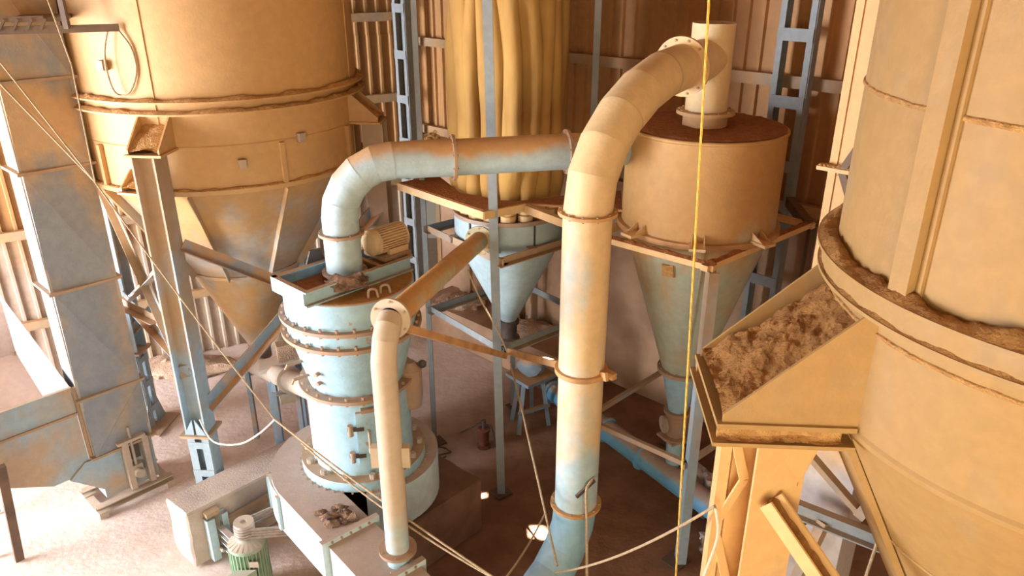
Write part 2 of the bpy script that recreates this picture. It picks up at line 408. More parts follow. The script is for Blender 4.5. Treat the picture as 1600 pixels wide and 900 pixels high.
# roof with two rust holes that let the sun through
holes = []
for sx, sy, r in ((.31, 7.43, .085), (.40, 7.38, .06), (-.38, 8.13, .03)):
    q = V((sx, sy, 0)) + SUN_UP * (10 / SUN_UP.z); holes.append((q.x, q.y, r))
xs = sorted({-16, 10, *[x + k*r for x, y, r in holes for k in (-1, 1)]})
ys = sorted({-6, 18, *[y + k*r for x, y, r in holes for k in (-1, 1)]})
rf = MB()
for i in range(len(xs) - 1):
    for j in range(len(ys) - 1):
        cx, cy = (xs[i]+xs[i+1])/2, (ys[j]+ys[j+1])/2
        if any(abs(cx-x) < r and abs(cy-y) < r for x, y, r in holes): continue
        rf.add([(xs[i], ys[j], 10), (xs[i+1], ys[j], 10), (xs[i+1], ys[j+1], 10), (xs[i], ys[j+1], 10)], [(0, 1, 2, 3)])
rf.build('ceiling', 'roof', kind='structure')

def lattice_column(base, d, label, h=10, w=.34, mat='greypost', zs=.75, group='battened wall columns'):
    base = V(base); root = thing('lattice_column', label, 'column', base, group); d = V(d).normalized(); nrm = d.cross(UP)
    for k in (-1, 1):
        MB().bar(base + d*k*w/2, base + d*k*w/2 + UP*h, prof_C(.07*-k, .16, .012), up=nrm).build('channel', mat, root)
    z = .4
    while z < h:
        MB().box(base + nrm*.085 + UP*z, (w, .012, .14), math.atan2(d.y, d.x)).build('batten_plate', mat, root)
        z += zs
    return root
lattice_column(WR(.32, .42, 0), wr, 'tall grey battened column in the corner beside the bright doorway slot', w=.30)
lattice_column(WR(3.05, .26, 0), wr, 'pinkish battened column on the concrete wall behind the small blue cone', h=9.8, mat='frame_dusty')
lattice_column(WR(7.15, .26, 0), wr, 'blue grey battened column on the wall behind the cyclone', h=9.8, w=.42)
# ledge along the right wall with rubble
lg = MB()
lg.prism([WR(.9, .85, 0), WR(4.3, .85, 0), WR(4.3, .02, 0), WR(.9, .02, 0)], UP*.62)
ledge = single(lg, 'concrete_ledge', 'concrete_wall', 'low plastered concrete ledge along the foot of the back wall', 'ledge')
def rubble(name, c, rx, ry, h, label, mat='dust_pink', n=40, sz=.07, z=0):
    mb = MB()
    for k in range(n):
        a = random.random()*6.283; q = random.random()**.7
        s_ = sz*(.4 + random.random()); hh = h*(1-q)
        mb.lump((c[0]+rx*q*math.cos(a), c[1]+ry*q*math.sin(a), z + hh + s_*.2), (s_, s_*.8, s_*.6), .4, 1, k)
    mb.lump((c[0], c[1], z), (rx*.95, ry*.95, h), .3, 3, n, flat=True)
    o = single(mb, name, mat, label, 'rubble'); o['kind'] = 'stuff'; return o
q = WR(1.6, .45, .62); rubble('rubble_heap', q, .5, .35, .16, 'pinkish rubble heaped on the concrete ledge', z=.62)
q = WR(3.2, .5, .62); rubble('rubble_heap', q, .5, .3, .18, 'brown rubble heap at the foot of the battened wall column', z=.62)
q = WR(.75, .12, 3.45); rubble('debris_heap', q, .30, .12, .14, 'orange debris lying on the wall top beside the corner column', 'dust_orange', 24, .06, z=3.44)
q = CW + wl*4.6 + in_l*.5; rubble('rubble_heap', q, .9, .4, .2, 'pale rubble along the foot of the corrugated wall behind the silo', z=0)

# ------------------------------------------------------------------ left silo
SC = V((-3.565, 9.61, 0)); SR = 1.63
silo = thing('storage_silo', 'huge dusty cylindrical silo with a ribbed cone bottom beside the bucket elevator', 'silo', (SC.x, SC.y, 1.4))
def silo_at(w, r, z): return SC + V((math.cos(w)*r, math.sin(w)*r, z))
phi_cam = math.atan2(-SC.y, -SC.x)
MB().lathe(SC, [(SR, 5.08), (SR, 9.6)], 96).build('upper_shell', 'silo', silo)
MB().lathe(SC, [(SR, 4.13), (SR, 5.08)], 96).build('lower_shell', 'silo', silo)
MB().lathe(SC, [(SR, 4.13), (.74, 2.75)], 96).build('upper_cone', 'silo', silo)
MB().lathe(SC, [(.74, 2.75), (.13, 1.45)], 72).build('lower_cone', 'silo', silo)
MB().lathe(SC, [(.13, 1.45), (.15, 1.45), (.15, 1.25), (.13, 1.25)], 24).build('outlet_collar', 'flange', silo)
for z in (5.10, 4.98):
    MB().lathe(SC, [(SR, z), (SR+.10, z), (SR+.10, z-.018), (SR, z-.018)], 96).build('ring_flange', 'silo', silo)
    dirt_strip(MB(), SC, SR, SR+.095, z, 200, .035, seed=z).build('dust_ridge', 'dust_tan', silo, kind='stuff')
MB().lathe(SC, [(SR+.03, 4.13), (SR+.05, 4.15), (SR+.05, 4.10), (SR-.01, 4.08)], 96).build('cone_ring', 'silo', silo)
dirt_strip(MB(), SC, SR, SR+.05, 4.15, 200, .02, seed=2).build('dust_ridge', 'dust_tan', silo, kind='stuff')
MB().lathe(SC, [(.74, 2.77), (.77, 2.77), (.77, 2.73), (.74, 2.73)], 72).build('cone_ring', 'silo', silo)
for z in (4.62,):
    MB().lathe(SC, [(SR, z-.01), (SR+.008, z), (SR, z+.01)], 96).build('weld_seam', 'silo', silo)
for dw in (-.42, 1.1):
    w = phi_cam + dw; MB().bar(silo_at(w, SR+.003, 4.2), silo_at(w, SR+.003, 9.5), rect(.02, .012), up=(math.cos(w), math.sin(w), 0)).build('weld_seam', 'silo', silo)
for k in range(10):
    w = phi_cam - .30 + k * 2*math.pi/10
    o = V((math.cos(w), math.sin(w), .9)).normalized()
    MB().bar(silo_at(w, SR+.03, 4.1), silo_at(w, .79, 2.75), rect(.014, .09), up=o).build('cone_rib', 'silo', silo)
    if k in (1, 2, 9): MB().bar(silo_at(w, SR+.02, 4.15), silo_at(w, SR+.02, 4.6), rect(.05, .05), up=(math.cos(w), math.sin(w), 0)).build('shell_rib', 'silo', silo)
for w, z in ((phi_cam + .06, 4.42), (phi_cam + .47, 4.62), (phi_cam - .72, 5.45)):
    MB().box(silo_at(w, SR+.04, z), (.07, .08, .10), w).build('lifting_stub', 'frame_dusty', silo)
def lug(parent, c, r, w, z0, h, out, half, mat, dustmat='dust_tan', plate=.025, seed=0, dust=True):
    """support lug: base plate, two gussets, back plate and the dust caught between"""
    d = V((math.cos(w), math.sin(w), 0)); s = V((-d.y, d.x, 0)); c = V(c)
    P = lambda a, b, z: c + d*(r+a) + s*b + UP*z
    MB().prism([P(-.05, -half-.04, z0), P(out+.03, -half-.04, z0), P(out+.03, half+.04, z0), P(-.05, half+.04, z0)], UP*plate).build('base_plate', mat, parent)
    for k in (-1, 1):
        b = k*half
        MB().prism([P(-.06, b, z0+plate), P(out, b, z0+plate), P(out, b, z0+plate+.05), P(.02, b, z0+h), P(-.06, b, z0+h)], s*.018*k).build('gusset', mat, parent)
    if dust:
        mb = MB(); n1, n2 = (70, 56) if out > .5 else (26, 22)
        for i in range(n1+1):
            for j in range(n2+1):
                a = -.05 + (out+.05)*i/n1; b = -half + 2*half*j/n2
                z = z0 + plate + (h-.1)*(1-i/n1)**1.1*.86 + .03
                p = P(a, b, z); p.z += .05*(out/.7)*math.sin(math.pi*(j/n2*.9+.05)) + .045*(out/.7)*noise.fractal(p*4.5 + V((seed, 0, 0)), .75, 2, 7); p.z = max(p.z, z0+plate+.004)
                mb.v.append(p)
        mb.f = [(i*(n2+1)+j, i*(n2+1)+j+1, (i+1)*(n2+1)+j+1, (i+1)*(n2+1)+j) for i in range(n1) for j in range(n2)]
        mb.build('dust_heap', dustmat, parent, 60, kind='stuff')
view = V((SC.x, SC.y, 0)).normalized(); side = V((-view.y, view.x, 0))    # side points to the left of the view
RC = 1.88
def colpos(deg): a = R_(deg); return SC - view*RC*math.cos(a) + side*RC*math.sin(a)
cols = [colpos(25), colpos(115), colpos(205), colpos(295)]
for k, c in enumerate(cols):
    w = math.atan2(c.y-SC.y, c.x-SC.x); lug(silo, SC, SR, w, 4.60, .36, .34, .155, 'silo', seed=k)
w = phi_cam - .62; lug(silo, SC, SR, w, 4.15, .22, .2, .09, 'silo', seed=9)
sf = thing('silo_stand', 'blue grey steel frame of columns and cross braces carrying the big silo', 'frame', (SC.x, SC.y, 0))
def rotp(c): return (c - SC).normalized()
for k, c in enumerate(cols):
    d = rotp(c); s = V((-d.y, d.x, 0)); top = 9.8 if k == 1 else 4.60
    col = MB().bar(c + UP*1.29, c + UP*top, prof_I(.26, .25, .02), up=s).build('column', 'column', sf)
    MB().box(c + UP*1.275, (.36, .36, .03), math.atan2(d.y, d.x)).build('cap_plate', 'frame_dusty', col)
    for q in (-1, 1):
        MB().prism([c + s*q*.015 + d*.13 + UP*1.29, c + s*q*.13 + d*.13 + UP*1.29, c + s*q*.015 + d*.13 + UP*1.5], d*.012).build('stiffener', 'column', col)
        MB().bar(c + s*q*.13, c + s*q*.13 + UP*1.26, prof_C(.09*-q, .22, .012), up=d).build('pedestal_channel', 'column', sf)
        for z in (.3, .72, 1.12): MB().box(c - d*0 + d*q*.11 + UP*z, (.012, .26, .09), math.atan2(d.y, d.x)).build('batten_plate', 'column', sf)
    MB().box(c + UP*.012, (.62, .62, .024), math.atan2(d.y, d.x)).build('foot_plate', 'frame_dusty', sf)
    for q in (-1, 1):
        MB().prism([c + s*q*.13 - d*.11, c + s*q*.13 + d*.11, c + s*q*.13 + d*.11 + UP*.42, c + s*q*.13 - d*.11 + UP*.42], s*.012).build('foot_side', 'column', sf)
        MB().prism([c + d*q*.11 - s*.13, c + d*q*.11 - s*.28, c + d*q*.11 - s*.13 + UP*.42], d*.012).build('foot_gusset', 'column', sf)
        MB().prism([c + d*q*.11 + s*.13, c + d*q*.11 + s*.28, c + d*q*.11 + s*.13 + UP*.42], d*.012).build('foot_gusset', 'column', sf)
def brace(p, z0, q, z1, parent=sf, mat='frame', w=.1, name='brace'):
    return MB().bar(p + UP*z0, q + UP*z1, prof_L(w, .012)).build(name, mat, parent)
f_, l_, b_, r_ = cols
brace(f_ + V((.12, .05, 0)), 3.55, r_, 1.75, w=.13); brace(f_ + V((.12, .05, 0)), 1.55, r_, 3.5, w=.13)
brace(l_ + V((.1, -.1, 0)), 3.9, f_, 2.0, mat='column'); brace(l_ + V((.1, -.1, 0)), 2.0, f_ + V((-.1, .1, 0)), 3.3, mat='column')
brace(l_, 2.15, f_, 2.15); brace(l_, 1.5, b_, 3.6); brace(l_, 3.6, b_, 1.5); brace(b_, 1.6, r_, 1.6, w=.12)
brace(l_ + V((-.3, -.25, 0)), 2.35, f_ + V((-.5, .5, 0)), 2.45, mat='frame_dusty', name='strut')

# ------------------------------------------------------------------ left bucket elevator
EC = V((-5.15, 7.85, 0))             # near left corner of the broad face; face runs along e2, faces e1
EW, ED = .69, .42
elev = thing('bucket_elevator', 'tall grey box casing with diagonal creases running up beside the big silo', 'elevator', EP(EC, -ED/2, EW/2, .12))
zs = [.80, 1.62, 3.0, 4.37, 5.30, 6.6, 8.2]
def casing(parent, o, w, d, z0, z1, mat, name='casing_section'):
    return MB().prism([EP(o, 0, 0, z0), EP(o, 0, w, z0), EP(o, -d, w, z0), EP(o, -d, 0, z0)], UP*(z1-z0)).build(name, mat, parent)
for k in range(len(zs)-1):
    c = casing(elev, EC, EW, ED, zs[k], zs[k+1], 'elevator')
    z0, z1 = zs[k], zs[k+1]
    q = [EP(EC, .004, .0, z1), EP(EC, .004, EW, z1), EP(EC, .004, EW, z0), EP(EC, .004, 0, z0)]
    if k == 0: q = [q[1], q[0], q[3], q[2]]
    r0, r2_ = q[0] + e1*.06, q[2] + e1*.06
    MB().add([q[0], q[1], q[2], q[3], r0, r2_], [(4, 1, 5), (4, 5, 3), (0, 1, 4), (0, 4, 3), (2, 5, 1), (2, 3, 5), (0, 3, 2, 1)]).build('folded_panel', 'elevator', c, 4)
    MB().bar(r0, r2_, rect(.014, .010), up=e1).build('crease', 'elevator', c)
for z in zs[:-1]:
    MB().prism([EP(EC, .075, -.05, z-.012), EP(EC, .075, EW+.05, z-.012), EP(EC, -ED-.05, EW+.05, z-.012), EP(EC, -ED-.05, -.05, z-.012)], UP*.03).build('casing_flange', 'frame_dusty', elev)
for b in (0, EW):
    MB().bar(EP(EC, .002, b, .8), EP(EC, .002, b, 8.2), rect(.03, .03), up=e1).build('corner_angle', 'palesteel', elev)
boot = MB().prism([EP(EC, 0, .02, .16), EP(EC, 0, EW, .16), EP(EC, 0, EW, .79), EP(EC, 0, .02, .79)], e1*-ED).build('boot', 'hopper', elev)
MB().prism([EP(EC, .02, .25, .78), EP(EC, .02, -.12, .78), EP(EC, .02, -.32, .62), EP(EC, .02, .02, .3)], e1*-.4).build('boot_chute', 'hopper', elev)
tf = MB()
for b in (.30, .54): tf.bar(EP(EC, .06, b, .17), EP(EC, .06, b, .86), prof_C(.07, .1, .014), up=e1)
tf.box(EP(EC, .06, .42, .88), (.34, .12, .04), RZ)
tn = tf.build('tensioner_frame', 'palesteel', elev)
MB().cyl(EP(EC, .07, .42, .5), EP(EC, .07, .42, 1.06), .018, 10).build('screw_rod', 'palesteel', tn)
MB().box(EP(EC, .05, .42, .42), (.14, .10, .16), RZ).build('bearing_block', 'palesteel', tn)
MB().cyl(EP(EC, .06, .42, .40), EP(EC, .17, .42, .40), .06, 16).build('shaft_end', 'palesteel', tn)
MB().box(EP(EC, .05, .42, .68), (.16, .03, .2), RZ).build('slot_plate', 'darksteel', tn)
MB().bar(EP(EC, .06, -.15, .12), EP(EC, .06, EW+.12, .12), prof_C(.1, .09, .012)).build('base_beam', 'palesteel', elev)
MB().bar(EP(EC, -ED, -.15, .12), EP(EC, -ED, EW+.12, .12), prof_C(.1, .09, .012)).build('base_beam', 'palesteel', elev)
for b in (-.1, EW+.07):
    MB().bar(EP(EC, .16, b, .035), EP(EC, -ED-.1, b, .035), rect(.1, .07)).build('sleeper', 'palesteel', elev)

# feed hopper beside the boot
hop = thing('feed_hopper', 'wide dusty receiving hopper with a tapered underside feeding the elevator boot', 'hopper', EP(EC, -1.0, -.9, 0))
hz = 1.80
A0, B0, C0, D0 = EP(EC, .0, -.06, hz), EP(EC, -2.2, -.06, hz), EP(EC, -2.2, -2.1, hz), EP(EC, 0, -2.1, hz)
lo = [EP(EC, -.02, -.05, .62), EP(EC, -.36, -.05, .62), EP(EC, -.36, -.5, .62), EP(EC, -.02, -.5, .62)]
mid = [p - UP*.34 for p in (A0, B0, C0, D0)]
def wallp(a, b, c, d, name, mat='hopper', th=.012):
    n = (b-a).cross(d-a).normalized(); return MB().prism([a, b, c, d], n*th).build(name, mat, hop)
wallp(D0, A0, mid[0], mid[3], 'front_band'); wallp(A0, B0, mid[1], mid[0], 'side_band', 'white_sheet'); wallp(B0 + UP*.5, C0 + UP*.5, mid[2], mid[1], 'back_band', 'pinkpanel'); wallp(C0, D0, mid[3], mid[2], 'side_band')
wallp(mid[3], mid[0], lo[0], lo[3], 'front_slope'); wallp(mid[0], mid[1], lo[1], lo[0], 'side_slope', 'white_sheet'); wallp(mid[1], mid[2], lo[2], lo[1], 'back_slope', 'pinkpanel'); wallp(mid[2], mid[3], lo[3], lo[2], 'side_slope')
MB().prism([A0 + UP*.0, B0 + UP*.55, B0 - UP*.3, A0 - UP*.3], e2*-.01).build('liner_sheet', 'white_sheet', hop)['label'] = 'white liner sheet'
MB().bar(D0, A0, rect(.05, .04)).build('rim', 'hopper', hop); MB().bar(mid[3], mid[0], rect(.05, .03)).build('rim', 'frame_dusty', hop)
MB().bar(A0 + e2*.03, lo[0] + e2*.03, rect(.04, .04)).build('corner_bar', 'frame_dusty', hop)
for a, b, z in ((-.05, -1.25, 1.45), (-1.4, -.75, 1.3), (-2.15, -.1, 1.5), (-.9, -1.0, 1.2)):
    MB().bar(EP(EC, a, b, 0), EP(EC, a, b, z), prof_L(.07)).build('leg', 'frame_dusty', hop)
stand = MB().bar((-5.75, 6.95, 0), (-5.3, 6.55, 1.62), rect(.09, .05))
single(stand, 'leaning_post', 'darkbar', 'brown bar leaning from the floor up past the receiving hopper', 'post')

# catwalk rail across the top of the elevator
cw = thing('catwalk', 'brown perforated catwalk rail crossing in front of the elevator and silo', 'catwalk', (-4.7, 7.4, 5.8))
p0, p1 = V((-6.0, 7.16, 5.83)), V((-3.88, 7.98, 5.82))
MB().bar(p0, p1, rect(.03, .07)).build('lower_rail', 'darkbar', cw)
MB().bar(p0 + UP*.10 + e2*.25*0, p0.lerp(p1, .72) + UP*.10, rect(.03, .05)).build('upper_rail', 'darkbar', cw)
dd = (p1-p0).normalized(); wv = V((-dd.y, dd.x, 0))
for k in range(14):
    q = p0 + dd*(.1 + k*.115); MB().bar(q, q + dd*.06 + UP*.10, rect(.05, .02)).build('web_bar', 'darkbar', cw)
q = p0.lerp(p1, .80); MB().bar(q, q + UP*1.3, rect(.05, .05)).build('rail_post', 'darkbar', cw)
MB().box(p0.lerp(p1, .70) + wv*.25 + UP*.09, (.45, .5, .04), math.atan2(dd.y, dd.x)).build('deck_plate', 'darkbar', cw)
MB().bar(p0.lerp(p1, .5) + wv*.4, p0.lerp(p1, .5) + wv*.4 + UP*1.3, rect(.07, .07)).build('rail_post', 'darkbar', cw)
lp = [(-3.9, 7.98, 5.8), (-3.8, 7.98, 5.63), (-3.79, 7.98, 5.41), (-3.88, 7.98, 5.22), (-3.98, 7.98, 5.16), (-4.06, 7.98, 5.21), (-4.09, 7.98, 5.41), (-4.07, 7.98, 5.6), (-4.0, 7.98, 5.80)]
single(MB().tube(spline(lp), .011), 'hose_loop', 'rope', 'thin hose hanging in a loop from the end of the catwalk rail', 'hose')

# ------------------------------------------------------------------ grinding mill
MC = V((-1.63, 7.05, 0)); pc = math.atan2(-MC.y, -MC.x)
mill = thing('grinding_mill', 'pale blue round grinding mill with bolted flanges on the concrete foundation', 'mill', (MC.x, MC.y, .76))
def mprof(p, name, mat='mill', seg=72): return MB().lathe(MC, p, seg).build(name, mat, mill)
mprof([(.0, 3.52), (.635, 3.52), (.645, 3.51), (.645, 3.24)], 'classifier_drum')
mprof([(.645, 3.22), (.645, 3.06)], 'classifier_ring')
mprof([(.635, 3.05), (.49, 2.44)], 'cone_body')
mprof([(.535, 2.42), (.535, 1.53)], 'grinding_cylinder')
for z, ri, ro, n in ((3.23, .6, .705, 26), (3.05, .6, .705, 26), (2.43, .45, .60, 22)):
    f = MB().disc(MC + UP*z, UP, ro, ri, .036, 72).build('flange', 'flange', mill)
    b = MB().bolts(MC + UP*z, UP, ro-.035, n, .016, .035, .015).bolts(MC + UP*z, -UP, ro-.035, n, .016, .03, .015); b.build('bolt_ring', 'flange', f, kind='stuff')
f = MB().lathe(MC, [(.5, 1.42), (.665, 1.42), (.665, 1.53), (.535, 1.53)], 72).build('base_flange', 'mill', mill)
for k in range(14):
    w = 2*math.pi*k/14 + .1; p = MC + V((math.cos(w)*.605, math.sin(w)*.605, 1.53))
    MB().cyl(p, p + UP*.055, .032, 6).build('nut', 'palesteel', mill)
MB().lathe(MC + UP*3.525, [(0, .0), (.62, .0), (.64, -.02)], 64).build('dust_cover', 'dust_orange', mill, kind='stuff')
# top frame
FO = V((-1.91, 6.38, 0)); fz = 3.60
for a, b, c, d in ((0, 0, 0, 1.26), (-.54, 0, -.54, 1.26)):
    MB().bar(EP(FO, a, b, fz), EP(FO, c, d, fz), prof_C(.06, .15, .014)).build('top_channel', 'mill', mill)
for b in (0, .62, .9, 1.26): MB().bar(EP(FO, 0, b, fz), EP(FO, -.54, b, fz), prof_C(.05, .15 if b in (0, 1.26) else .1, .014)).build('cross_channel', 'mill' if b == 0 else 'flange', mill)
MB().prism([EP(FO, -.03, .03, fz-.06), EP(FO, -.03, .6, fz-.06), EP(FO, -.5, .6, fz-.06), EP(FO, -.5, .03, fz-.06)], UP*.02).build('dust_bed', 'dust_brown', mill, kind='stuff')
MB().lump(EP(FO, .04, .42, fz+.03), (.15, .10, .07), .6, 3, 3).lump(EP(FO, .06, .58, fz+.02), (.09, .07, .06), .7, 3, 5).build('dirt_clod', 'debris', mill, kind='stuff')
lg = MB()
for k in (-1, 1): lg.tube(spline([MC + V((.33+.05*k, -.42+.05*k, 3.52)), MC + V((.34+.05*k, -.42+.05*k, 3.60)), MC + V((.40+.05*k, -.40+.05*k, 3.60)), MC + V((.42+.05*k, -.40+.05*k, 3.52))]), .012)
lg.build('lifting_eye', 'frame_dusty', mill)
MB().prism([EP(FO, -.56, .40, fz+.06), EP(FO, -.56, .62, fz+.06), EP(FO, -.56, .58, fz+.2), EP(FO, -.56, .46, fz+.2)], e1*.02).build('gusset_plate', 'darksteel', mill)
# access door
dr = MB().panel(MC, .535, pc - .10, pc + .52, 1.68, 2.30, .035, 14).build('access_door', 'mill', mill)
for z in (1.80, 2.12):
    hb = MB().panel(MC, .553, pc - .26, pc + .03, z-.02, z+.02, .03, 6).build('hinge', 'darksteel', dr)
    w = pc - .2; p = MC + V((math.cos(w)*.59, math.sin(w)*.59, z-.06)); MB().cyl(p, p + UP*.12, .028, 10).build('hinge_pin', 'flange', dr)
w = pc + .10; o = V((math.cos(w), math.sin(w), 0)); p = MC + o*.55 + UP*1.86
MB().tube(spline([p, p + o*.07, p + o*.09 + UP*.03, p + o*.09 + UP*.2, p + o*.07 + UP*.23, p + UP*.23]), .014).build('handle', 'palesteel', dr)
dr2 = MB().panel(MC, .535, pc + .0, pc + .55, 2.30, 2.34, .05, 10).build('door_hood', 'flange', mill)
MB().bolts(MC + UP*2.36, UP, .535, 1, .01, .01).build('peep_bolt', 'flange', mill, kind='stuff')
# side levers and valve
for z, w in ((2.78, pc - 1.15), (2.62, pc - 1.1)):
    o = V((math.cos(w), math.sin(w), 0)); p = MC + o*(.52 + (z-2.44)*.2) + UP*z
    MB().tube([p - o*.05, p + o*.14, p + o*.16 - UP*.04], .016).build('lever', 'flange', mill)
w = pc + 1.35; o = V((math.cos(w), math.sin(w), 0)); p = MC + o*.5 + UP*2.55
MB().tube([p, p + o*.16], .018).lump(p + o*.19, (.045, .035, .05), .3, 2, 1).build('valve_handle', 'darksteel', mill)
MB().lathe(MC + o*.56, [(.0, 2.05), (.10, 2.05), (.12, 2.2), (.12, 2.5), (.05, 2.58), (0, 2.58)], 20).build('grease_pot', 'flange', mill)
for dw, z in ((-.75, 2.60), (-.72, 2.72)):
    w = pc + dw; o = V((math.cos(w), math.sin(w), 0)); p = MC + o*(.5 + (z-2.44)*.24) + UP*z
    MB().cyl(p - o*.03, p + o*.04, .022, 10).build('plug', 'flange', mill)
# classifier motor on the top frame
mt = motor('dust covered finned motor lying on the frame on top of the mill', None, EP(FO, -.22, 1.16, 3.83), e2*1.0, .135, .48, 'motor_tan')
c = EP(FO, -.22, 1.16, -.01)
MB().box(c + UP*3.69, (.34, .34, .04), RZ).build('foot_plate', 'flange', mt)
for k in (-1, 1): MB().box(c + e1*k*.11 + e2*.05 + UP*3.73, (.24, .05, .08), RZ).build('foot', 'motor_tan', mt)

# mill outlet duct (to the cyclone)
od = thing('outlet_duct', 'pale blue round duct rising from the mill and running level to the cyclone', 'duct', (-1.65, 7.05, 3.5))
r1 = .175; X0 = V((-1.65, 7.02, 3.48)); dh = V((.979, .205, 0)).normalized()
arc = arc_pts((-1.65, 7.02, 4.16), UP, dh, .54, 5)
runs = [arc[-1] + dh*.12, arc[-1] + dh*.57, arc[-1] + dh*1.70, arc[-1] + dh*1.80, V((1.36, 8.28, 4.55))]
mitre_pipe([X0, (-1.65, 7.02, 3.62), (-1.65, 7.02, 4.02)] + arc + runs, r1, 'duct', od, ['riser_section']*3 + ['elbow_segment']*6 + ['level_section']*4, step_=.014)
for p, d in ((V((-1.65, 7.02, 4.02)), UP), (V((-1.65, 7.02, 3.62)), UP), (runs[1], dh), (runs[2], dh)):
    f = MB().disc(p, d, r1+.045, r1-.01, .028).build('flange', 'flange', od)
    MB().bolts(p, d, r1+.027, 10, .010, .05, -.025).build('bolt_ring', 'flange', f, kind='stuff')

# ------------------------------------------------------------------ air duct (scroll round the mill base)
ad = thing('air_duct', 'grey dusted scroll duct wrapped round the mill base and running out to the fan', 'duct', (MC.x, MC.y, .92))
zt, zb = 1.42, .92
dd = V((.66, -.75, 0)).normalized(); dl = V((-dd.y, dd.x, 0))            # run of the straight part; dl points left of it (right-back)
outer = []; wS = math.atan2(-dl.y, -dl.x)                                 # outer tangent point direction
for k in range(41):
    w = wS - (k/40)*R_(300); rr = 1.02 - .30*(k/40)
    outer.append(MC + V((math.cos(w)*rr, math.sin(w)*rr, 0)))
pts = outer; n = len(pts)
inner = [MC + (p-MC).normalized()*.5 for p in pts]
sc = MB()
sc.v = [p + UP*z for z in (zt, zb) for p in pts] + [p + UP*z for z in (zt, zb) for p in inner]
for i in range(n-1):
    sc.f += [(i, i+1, n+i+1, n+i), (i, 2*n+i, 2*n+i+1, i+1), (n+i, n+i+1, 3*n+i+1, 3*n+i)]
sc.f += [(n-1, 2*n+n-1, 3*n+n-1, 2*n-1), (0, n, 3*n, 2*n)]
sc.build('scroll_housing', 'duct_low', ad)
T0 = pts[0]; wd = .50
def DP(a, b, z): return T0 + dd*a + dl*b + UP*z
for a0, a1, nm in ((0, 1.0, 'duct_section'), (1.0, 1.78, 'duct_section'), (1.78, 3.4, 'duct_section')):
    MB().prism([DP(a0, 0, zb), DP(a1, 0, zb), DP(a1, wd, zb), DP(a0, wd, zb)], UP*(zt-zb)).build(nm, 'duct_low', ad)
for a in (1.0, 1.78):
    for z in (zt+.025, zb-.02): MB().bar(DP(a, -.06, z), DP(a, wd+.06, z), rect(.06, .05)).build('flange_bar', 'duct_low', ad)
    for b in (-.03, wd+.03): MB().bar(DP(a, b, zb), DP(a, b, zt), rect(.06, .06), up=dd).build('flange_bar', 'duct_low', ad)
fb = MB()
for a in (1.0, 1.78):
    for k in range(5): p = DP(a-.05, .04 + k*.1, zt+.03); fb.cyl(p, p + dd*.1, .012, 6)
fb.build('bolt_row', 'flange', ad, kind='stuff')
# inspection cover on the outer side
w0 = wS + .03
MB().lathe((MC.x, MC.y, 0), [(.985, zb+.03), (1.03, zb+.03), (1.03, zt-.02), (.985, zt-.02), (.985, zb+.03)], 8, a0=w0-.42, a1=w0-.05).build('inspection_cover', 'bluebright', ad)
for w in (w0 - .43, w0 - .04):
    p = MC + V((math.cos(w)*1.03, math.sin(w)*1.03, 0)); MB().box(p + UP*1.17, (.05, .05, .42), w).build('cover_clamp', 'duct', ad)
sb = MB()
for k in range(44):
    w = 2*math.pi*k/44; p = MC + V((math.cos(w)*.69, math.sin(w)*.69, zt)); sb.cyl(p, p + UP*.022, .011, 6)
sb.build('bolt_ring', 'flange', ad, kind='stuff')
MB().box(DP(1.35, wd+.03, zt-.1), (.1, .08, .12), math.atan2(dd.y, dd.x)).build('lug', 'palesteel', ad)
deb = MB()
for k in range(16): deb.lump(DP(.72 + random.uniform(-.16, .2), .26 + random.uniform(-.12, .15), zt+.02), (random.uniform(.03, .08), random.uniform(.02, .05), random.uniform(.02, .06)), .6, 2, k)
o = single(deb, 'debris_clump', 'debris', 'small dark clump of dirt lying on top of the scroll duct', 'debris'); o['kind'] = 'stuff'

# ------------------------------------------------------------------ foundation blocks
FA = V((-3.64, 6.81, 0))
def block(name, a0, a1, b0, b1, z, label, mat='concrete'):
    mb = MB(); pts = []
    import bmesh
    bm = bmesh.new()
    vs = [bm.verts.new(EP(FA, a, b, zz)) for zz in (0, z) for a, b in ((a0, b0), (a1, b0), (a1, b1), (a0, b1))]
    for f in ((0, 1, 2, 3), (4, 5, 6, 7), (0, 1, 5, 4), (1, 2, 6, 5), (2, 3, 7, 6), (3, 0, 4, 7)): bm.faces.new([vs[i] for i in f])
    bmesh.ops.recalc_face_normals(bm, faces=bm.faces)
    bmesh.ops.bevel(bm, geom=[e for e in bm.edges], offset=.022, segments=1, affect='EDGES')
    bmesh.ops.subdivide_edges(bm, edges=[e for e in bm.edges if e.calc_length() > .3], cuts=6, use_grid_fill=True)
    bm.verts.ensure_lookup_table()
    for v in bm.verts: mb.v.append(v.co + V((1, 1, .6))*.014*noise.fractal(v.co*4, 1, 2, 4))
    bm.faces.ensure_lookup_table(); bm.verts.index_update(); mb.f = [tuple(v.index for v in f.verts) for f in bm.faces]; bm.free()
    return single(mb, name, mat, label, 'foundation')
block('foundation_block', -.48, 0, 0, 2.7, .75, 'long rough concrete block beside the green motor')
block('foundation_block', .72, 1.95, 1.0, 2.72, .75, 'wide dirt covered concrete base under the mill and its scroll duct', 'dirt_block')
# mill gearbox & big pulley under the mill
MB().lathe(MC, [(0, .755), (.55, .755), (.55, .91), (.3, .915), (0, .915)], 40).build('drive_pulley', 'darksteel', mill)

